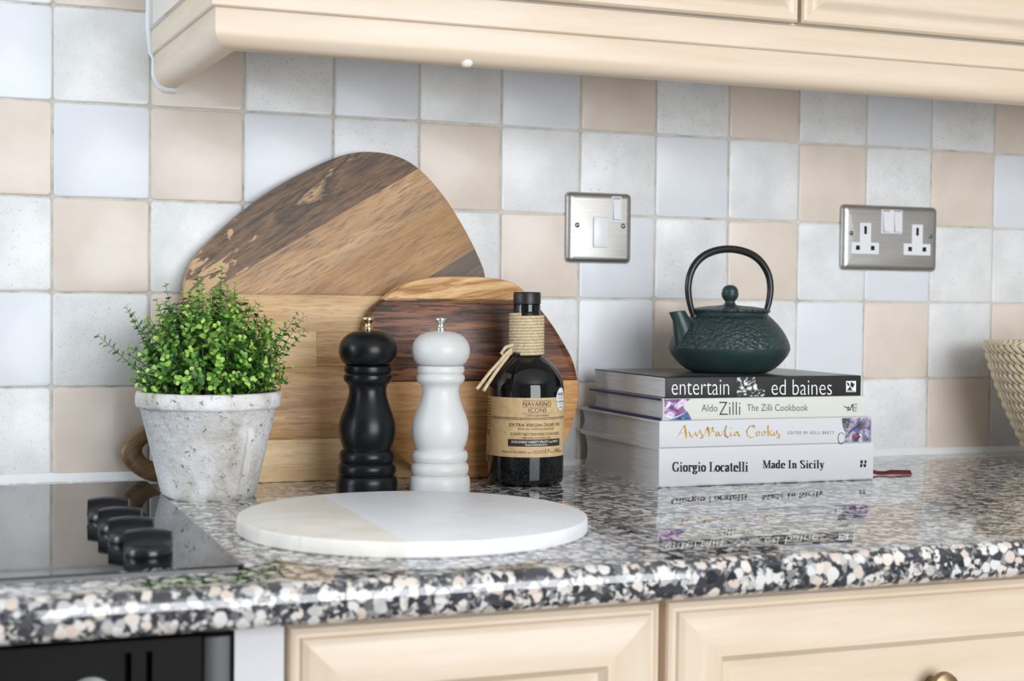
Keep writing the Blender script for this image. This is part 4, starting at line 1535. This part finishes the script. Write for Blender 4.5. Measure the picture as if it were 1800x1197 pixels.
# oval sticker
q = MB()
cu_, cz_ = upx(984.0), zpx(935, 703.0)
ring = [(cu_ + 0.0088 * math.cos(2 * PI * i / 40), cz_ + 0.0122 * math.sin(2 * PI * i / 40)) for i in range(40)]
ctr = wrap(cu_, cz_, 0.0008)
for i in range(40):
    q.face([ctr, wrap(*ring[i], 0.0008), wrap(*ring[(i + 1) % 40], 0.0008)])
q.obj('award_sticker', M['white_ink'], bt, label='oval white award sticker')
st_fn = lambda u, z_: wrap(u, z_, 0.0010)
M['ink_green'] = plain('green_ink', srgb(70, 110, 80), 0.5)
lettering('sticker_lettering', text_polys('ΒΡΑΒΕΙΟ', 0.01), (cu_ - 0.006, cu_ + 0.006, cz_ + 0.0040, cz_ + 0.0068), st_fn, M['ink'], bt)
lettering('sticker_lettering', text_polys('ΕΞΑΙΡΕΤΙΚΟ', 0.01), (cu_ - 0.0075, cu_ + 0.0075, cz_ - 0.0038, cz_ - 0.0016), st_fn, M['ink'], bt)
lettering('sticker_lettering', text_polys('2014', 0.0), (cu_ - 0.0035, cu_ + 0.0035, cz_ - 0.0098, cz_ - 0.0074), st_fn, M['ink_green'], bt)
for dz in (0.0022, 0.0004, -0.0056):
    q = MB()
    q.loops([[st_fn(cu_ - 0.007 + 0.014 * i / 6, cz_ + dz) for i in range(7)], [st_fn(cu_ - 0.007 + 0.014 * i / 6, cz_ + dz + 0.0004) for i in range(7)]], False, False, False)
    q.obj('sticker_rule', M['ink_grey'], bt)
# white strip label on the left flank
q = MB()
u0 = -R(84) * BR
q.loops([[wrap(u0 + 0.0005 * i, 0.0245, 0.0009) for i in range(9)], [wrap(u0 + 0.0005 * i, 0.0545, 0.0009) for i in range(9)]], False, False, False)
q.obj('strip_label', M['white_ink'], bt, label='narrow white strip label')

# ------------------------------------------------------------------ potted plant
PX, PY = 0.1412, -0.1570
pt = thing('potted_plant', (PX, PY, CT), 'bushy green small-leaved plant in a whitewashed tapered stone pot', 'plant')
m = NT('whitewashed_stone')
v = m.coords()
n1 = m.noise(v, 24, 6, 0.65, 0.5)
n2 = m.noise(v, 130, 4, 0.7, 0.3)
n3 = m.noise(v, 60, 5, 0.7, 1.0)
c_ = m.ramp(n1, [(0.33, srgb(240, 240, 242)), (0.50, srgb(222, 220, 217)), (0.66, srgb(196, 190, 181)), (0.80, srgb(150, 143, 132))])
c_ = m.mix(m.ramp(n3, [(0.60, (0, 0, 0)), (0.70, (0.7,) * 3)]), c_, srgb(132, 124, 112))
c_ = m.mix(m.ramp(n2, [(0.60, (0, 0, 0)), (0.68, (0.85,) * 3)]), c_, srgb(66, 61, 56))
m.base(c_)
m.set(Roughness=0.88)
m.bump(n2, 0.9, 0.0022)
M['pot'] = m.mat
prof = [(0.0005, 0.0015), (0.040, 0.0012), (0.0440, 0.0), (0.0458, 0.0022), (0.0475, 0.008), (0.0665, 0.088), (0.0672, 0.0885), (0.0698, 0.0893), (0.0712, 0.092), (0.0716, 0.098), (0.0712, 0.1030), (0.0698, 0.1046), (0.0670, 0.1050), (0.0650, 0.1035), (0.0636, 0.094), (0.0005, 0.092)]
bm_ = MB().lathe(prof, 96)
# weathered unevenness
rw = random.Random(9)
ph = [rw.uniform(0, 6.28) for _ in range(8)]
nv = []
for x, y, z in bm_.v:
    a = math.atan2(y, x)
    r_ = math.hypot(x, y)
    if r_ > 0.03 and z < 0.1052:
        k = 1 + 0.006 * (math.sin(3 * a + ph[0] + z * 40) + 0.6 * math.sin(7 * a + ph[1]) * math.sin(z * 120 + ph[2]) + 0.5 * math.sin(13 * a + ph[3] + z * 90))
        x, y = x * k, y * k
    nv.append((x, y, z))
bm_.v = nv
bm_.obj('pot', M['pot'], pt, smooth=50, label='whitewashed stone pot')
# raised rib down the side of the pot
a_c = math.atan2(CAM.y - PY, CAM.x - PX)
q = MB()
ar = a_c + R(40)
lp = []
for i in range(12):
    t = i / 11
    zz = 0.006 + 0.066 * t
    r_ = 0.0470 + (0.0665 - 0.0475) * (zz - 0.008) / 0.08
    hgt = 0.0040 * min(1, (1 - t) * 5) * (1 + 0.2 * math.sin(i * 2.1))
    wv_ = 0.105 * (1 - 0.35 * t)
    lp.append([((r_ + e) * math.cos(ar + dw), (r_ + e) * math.sin(ar + dw), zz) for dw, e in ((-wv_, -0.001), (-wv_ * 0.8, hgt * 0.9), (0, hgt), (wv_ * 0.8, hgt * 0.9), (wv_, -0.001))])
q.loops(lp)
q.obj('pot_rib', M['pot'], pt, smooth=60)
soil = MB().lathe([(0.0005, 0.0), (0.064, 0.0), (0.0640, 0.004), (0.045, 0.008), (0.0005, 0.010)], 40)
soil.obj('moss', plain('dark_moss', srgb(26, 40, 18), 0.9), pt, smooth=60, loc=(0, 0, 0.0905))


def leafmat(name, a, b_):
    m = NT(name)
    v = m.coords(rand=2.0)
    m.base(m.ramp(m.noise(v, 90, 2, 0.5), [(0.3, a), (0.7, b_)]))
    m.set(Roughness=0.38, Transmission_Weight=0.0)
    return m.mat


LM = [plain('stem_green', srgb(62, 96, 44), 0.5), leafmat('dark_leaf', srgb(34, 76, 28), srgb(58, 104, 38)), leafmat('mid_leaf', srgb(80, 134, 48), srgb(110, 164, 60)), leafmat('young_leaf', srgb(148, 196, 76), srgb(184, 220, 108))]
rl = random.Random(21)


def sprig(base, tip, curl, leaf0, young, name='sprig'):
    mb = MB()
    base, tip = Vector(base), Vector(tip)
    mid = (base + tip) / 2 + Vector(curl)
    L = (tip - base).length
    n = max(6, int(L / 0.006))
    pts = []
    for i in range(n + 1):
        t = i / n
        pts.append(base * (1 - t) ** 2 + mid * 2 * t * (1 - t) + tip * t * t)
    mb.mi = 0
    mb.tube(pts, [0.0007 * (1 - 0.5 * i / n) for i in range(n + 1)], 4)
    st_ = 0.0062
    d = st_ * rl.uniform(1.0, 2.5)
    k = 0
    while d < L:
        t = d / L
        i = min(int(t * n), n - 1)
        p = pts[i].lerp(pts[i + 1], t * n - i)
        ax = (pts[i + 1] - pts[i]).normalized()
        side = ax.orthogonal().normalized()
        side.rotate(Matrix.Rotation(k * PI / 2 + rl.uniform(-.5, .5), 3, ax))
        sz = leaf0 * rl.uniform(0.8, 1.2) * (0.75 if t > 0.9 else 1.0)
        for sg in (1, -1):
            dr = (side * sg + ax * rl.uniform(0.15, 0.7)).normalized()
            wv_ = ax.cross(dr).normalized()
            nn = dr.cross(wv_)
            yv = young + rl.uniform(-.35, .35) + (0.3 if t > 0.9 else 0.0)
            mb.mi = 3 if yv > 0.72 else (2 if yv > 0.36 else 1)
            o_ = p + dr * 0.0006
            hw_ = sz * 0.43
            up_ = nn * sz * 0.13
            pp_ = [o_, o_ + dr * sz * 0.30 + wv_ * hw_ * 0.8 + up_ * 0.7, o_ + dr * sz * 0.68 + wv_ * hw_ + up_, o_ + dr * sz * 0.95 + wv_ * hw_ * 0.5 + up_ * 0.6, o_ + dr * sz * 1.02,
                   o_ + dr * sz * 0.95 - wv_ * hw_ * 0.5 + up_ * 0.6, o_ + dr * sz * 0.68 - wv_ * hw_ + up_, o_ + dr * sz * 0.30 - wv_ * hw_ * 0.8 + up_ * 0.7]
            mb.face([pp_[0], pp_[1], pp_[2], pp_[3], pp_[4]])
            mb.face([pp_[0], pp_[4], pp_[5], pp_[6], pp_[7]])
        d += st_ * rl.uniform(0.85, 1.25)
        k += 1
    o_ = bpy.data.objects.new(name, mb.mesh(name, LM, 60))
    link(o_, pt)
    return o_


# dome of sprigs
NS = 270
for i in range(NS):
    u = (i + 0.5) / NS
    el = math.asin(1 - u * 0.99)                # elevation from the rim level
    az = i * 2.399963 + rl.uniform(-.2, .2)
    rad = rl.uniform(0.74, 1.0)
    hx = 0.086 * rad * math.cos(el)
    hz = 0.108 * rad * math.sin(el) + 0.006
    tip = (hx * math.cos(az), hx * math.sin(az), 0.100 + hz + rl.uniform(-.006, .010))
    br = 0.046 * math.sqrt(rl.random())
    ba = az + rl.uniform(-.6, .6)
    base = (br * math.cos(ba), br * math.sin(ba), 0.096)
    bow = rl.uniform(0.004, 0.016)
    sprig(base, tip, (-bow * math.cos(az) * 0.6, -bow * math.sin(az) * 0.6, bow), rl.uniform(0.0054, 0.0074), rl.uniform(0.25, 0.85))
# stray long sprigs reaching out of the bush
for px, py, dy, yg in ((170, 588, -0.02, 0.25), (222, 540, 0.0, 0.45), (232, 548, -0.01, 0.3), (290, 496, 0.0, 0.4), (347, 476, 0.01, 0.2), (391, 468, 0.0, 0.5), (414, 500, -0.015, 0.6), (274, 524, 0.0, 0.5),
                       (436, 534, -0.01, 0.4), (524, 548, 0.0, 0.4), (534, 556, -0.02, 0.4), (537, 580, 0.0, 0.5), (505, 565, -0.03, 0.6), (452, 560, 0.0, 0.3), (388, 490, 0.01, 0.4)):
    p = on_y(px, py, PY + dy)
    tip = Vector((p.x - PX, p.y - PY, p.z - CT))
    bx_ = max(-0.045, min(0.045, tip.x * 0.45))
    sprig((bx_, dy * 0.5, 0.098), tip, (0, 0, 0.004), 0.0058, yg)

# ------------------------------------------------------------------ switch plates
m = NT('brushed_steel')
v = m.coords(scale=(1, 1, 90))
nb_ = m.noise(v, 12, 3, 0.6)
m.base(m.ramp(nb_, [(0.3, (0.42, 0.405, 0.385)), (0.7, (0.52, 0.505, 0.485))]))
m.set(Roughness=0.42, Metallic=1.0)
M['steel'] = m.mat
M['switch_white'] = plain('white_switch_plastic', (0.82, 0.83, 0.86), 0.3)
M['screw'] = plain('dark_screw', (0.22, 0.21, 0.20), 0.35, 0.9)


def plate(w_, h_, t):
    lps = []
    for ins, y in ((0, -0.0002), (0, -0.0015), (0.0004, -0.0030), (0.0015, -0.0048), (0.0032, -0.0062), (0.0055, -0.0072), (0.0080, -0.0076)):
        lps.append([(x, y, z) for x, z in rrect(w_ - 2 * ins, h_ - 2 * ins, max(0.006 - ins * 0.6, 0.001), 5)])
    return MB().loops(lps)


def screw(parent, x, z):
    q = MB().lathe([(0.0031, 0), (0.0031, 0.0004), (0.0022, 0.0011), (0.0, 0.0013)], 20)
    o_ = q.obj('screw', M['screw'], parent, smooth=40, loc=(x, -0.0074, z))
    o_.rotation_euler = (R(90), 0, 0)
    MB().box(-0.0024, 0.0024, -0.0006, 0.0006, 0.0005, 0.0014).obj('screw_slot', M['screw'], o_).rotation_euler = (0, 0, R(20))


def cut(mb, boxes):
    """mesh of mb with pockets (boxes) really cut out of it"""
    a = bpy.data.objects.new('blank', mb.mesh('blank', M['steel']))
    c = MB()
    for b_ in boxes:
        c.box(*b_)
    k_ = bpy.data.objects.new('cutter', c.mesh('cutter', M['steel']))
    COL.objects.link(a)
    COL.objects.link(k_)
    md = a.modifiers.new('pockets', 'BOOLEAN')
    md.operation, md.solver, md.object = 'DIFFERENCE', 'EXACT', k_
    me = bpy.data.meshes.new_from_object(a.evaluated_get(bpy.context.evaluated_depsgraph_get()))
    out = MB()
    out.v = [tuple(v_.co) for v_ in me.vertices]
    out.f = [tuple(p_.vertices) for p_ in me.polygons]
    out.m = [0] * len(out.f)
    for o_ in (a, k_):
        d_ = o_.data
        bpy.data.objects.remove(o_)
        bpy.data.meshes.remove(d_)
    bpy.data.meshes.remove(me)
    return out


M['hole_shade'] = plain('painted_hole_shade', (0.02, 0.02, 0.02), 0.5)  # black paints in the shade at the bottom of the pin holes


def rocker(parent, x, z, w_, h_):
    q = MB()
    y0 = -0.0074
    # wedge-shaped rocker, pressed at the top
    sec = [(-h_ / 2, y0), (-h_ / 2, y0 - 0.0038), (-h_ / 2 + 0.0012, y0 - 0.0046), (h_ * 0.05, y0 - 0.0026), (h_ / 2 - 0.001, y0 - 0.0012), (h_ / 2, y0)]
    q.loops([[(x - w_ / 2, y, z + s_) for s_, y in sec], [(x + w_ / 2, y, z + s_) for s_, y in sec]])
    o_ = q.obj('rocker', M['switch_white'], parent, smooth=30)
    return o_


sw = thing('fused_switch', (0.6302, 0.0, 1.1868), 'single brushed steel switch plate with white rocker and fuse holder', 'switch')
plate(0.086, 0.0850, 0.008).obj('plate', M['steel'], sw, smooth=50)
rbox(-0.0092, 0.0102, -0.0096, -0.0072, -0.0235, 0.0130, 0.0009).obj('fuse_holder', M['switch_white'], sw, smooth=40)
cut(rbox(0.0148, 0.0278, -0.0084, -0.0072, 0.0072, 0.0385, 0.0005, 1), [(0.0163, 0.0263, -0.02, 0.0, 0.0096, 0.0370)]).obj('rocker_frame', M['switch_white'], sw)
rocker(sw, 0.0213, 0.0226, 0.0095, 0.0255)
screw(sw, -0.0300, 0.0025)
screw(sw, 0.0305, 0.0030)

ds = thing('double_socket', (1.0447, 0.0, 1.1846), 'double brushed steel wall socket with two white switches', 'socket')
PINS = ((0, 0.0095, 0.0021, 0.0052), (-0.0112, -0.0135, 0.0030, 0.0029), (0.0112, -0.0135, 0.0030, 0.0029))
holes = [(cx + sx - hw_, cx + sx + hw_, -0.02, -0.0012, sz - hh_, sz + hh_) for cx in (-0.0400, 0.0400) for sx, sz, hw_, hh_ in PINS]
cut(plate(0.147, 0.0850, 0.008), holes).obj('plate', M['steel'], ds, smooth=50)
for cx in (-0.0400, 0.0400):
    pf = [(-0.021, -0.0215), (0.021, -0.0215), (0.021, -0.0065), (0.0085, -0.0065), (0.0085, 0.0190), (-0.0085, 0.0190), (-0.0085, -0.0065), (-0.021, -0.0065)]
    q = MB()
    q.loops([[(cx + x, -0.0070, z) for x, z in pf], [(cx + x, -0.0082, z) for x, z in pf], [(cx + x * 0.98, -0.0086, z * 0.98) for x, z in pf]])
    ins = cut(q, holes).obj('socket_insert', M['switch_white'], ds)
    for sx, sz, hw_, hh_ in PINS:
        MB().box(cx + sx - hw_, cx + sx + hw_, -0.0032, -0.0012, sz - hh_, sz + hh_).obj('hole_shade', M['hole_shade'], ins, label='black plate painting in the shade inside the pin hole')
cut(rbox(-0.0160, 0.0165, -0.0086, -0.0072, 0.0060, 0.0370, 0.0005, 1), [(-0.0138, -0.0028, -0.02, 0.0, 0.0078, 0.0362), (0.0033, 0.0143, -0.02, 0.0, 0.0078, 0.0362)]).obj('rocker_frame', M['switch_white'], ds)
rocker(ds, -0.0083, 0.0215, 0.0105, 0.0270)
rocker(ds, 0.0088, 0.0215, 0.0105, 0.0270)
screw(ds, -0.0610, 0.0050)
screw(ds, 0.0610, 0.0040)

# ------------------------------------------------------------------ woven basket
KX, KY = 1.2330, -0.1500
bk = thing('woven_basket', (KX, KY, CT), 'pale woven palm-leaf basket standing on the worktop by the wall', 'basket')
m = NT('palm_leaf')
v = m.coords()
m.base(m.ramp(m.noise(v, 170, 4, 0.65), [(0.25, srgb(210, 188, 150)), (0.5, srgb(232, 216, 184)), (0.75, srgb(242, 231, 206))]))
m.set(Roughness=0.6)
M['palm'] = m.mat
HB, RT, RB = 0.152, 0.1180, 0.058


def brad(t):
    return RB + (RT - RB) * (0.55 * t + 0.45 * math.sin(t * PI / 2) ** 0.9)


n = 14
outer_p = [(0.0005, 0.0015), (RB - 0.008, 0.001)] + [(brad(i / n) - 0.0030, 0.002 + (HB - 0.005) * i / n) for i in range(n + 1)]
inner_p = [(brad(i / n) - 0.0070, 0.004 + (HB - 0.007) * i / n) for i in range(n, -1, -1)] + [(0.0005, 0.005)]
MB().lathe(outer_p + inner_p, 72).obj('core', M['palm'], bk, smooth=60)
NR = 12
for r_ in range(NR):
    q = MB()
    t0, t1 = r_ / NR, (r_ + 1) / NR
    nseg = 62
    for k in range(nseg):
        a0 = 2 * PI * (k + 0.5 * (r_ % 2)) / nseg
        lp = []
        sl_ = -2 * PI / nseg * 1.1
        for i in range(6):
            u = i / 5
            tt = t0 + (t1 - t0) * (u * 1.06 - 0.03)
            rr_ = brad(max(0, min(1, tt))) - 0.0012 + 0.0034 * math.sin(PI * (0.08 + 0.84 * u))
            zz = 0.002 + (HB - 0.003) * tt
            ac = a0 + sl_ * (u - 0.5)
            hw_ = (PI / nseg) * 0.84 * (0.50 + 0.50 * math.sin(PI * (0.12 + 0.76 * u)))
            lp.append([(rr_ * math.cos(ac - hw_), rr_ * math.sin(ac - hw_), zz), ((rr_ + 0.0014) * math.cos(ac), (rr_ + 0.0014) * math.sin(ac), zz),
                       (rr_ * math.cos(ac + hw_), rr_ * math.sin(ac + hw_), zz), ((rr_ - 0.0022) * math.cos(ac), (rr_ - 0.0022) * math.sin(ac), zz)])
        q.loops(lp)
    o_ = q.obj('woven_row', M['palm'], bk, smooth=60)
    o_['kind'] = 'stuff'
# plaited rim
q = MB()
for k in range(70):
    a0 = 2 * PI * k / 70
    lp = []
    for i in range(6):
        u = i / 5
        ac = a0 + (u - 0.5) * 0.17
        rr_ = RT + 0.001 - 0.0075 * (1 - math.cos(PI * u)) / 2
        zz = HB - 0.004 + 0.0052 * math.sin(PI * u)
        c_v = Vector((rr_ * math.cos(ac), rr_ * math.sin(ac), zz))
        tg = Vector((-math.sin(ac), math.cos(ac), 0)) * 0.0046 * (0.5 + 0.5 * math.sin(PI * u))
        nr_ = Vector((math.cos(ac), math.sin(ac), 0.8)).normalized() * 0.0016
        lp.append([c_v - tg, c_v + nr_, c_v + tg, c_v - nr_])
    q.loops(lp)
o_ = q.obj('plaited_rim', M['palm'], bk, smooth=60)
o_['kind'] = 'stuff'
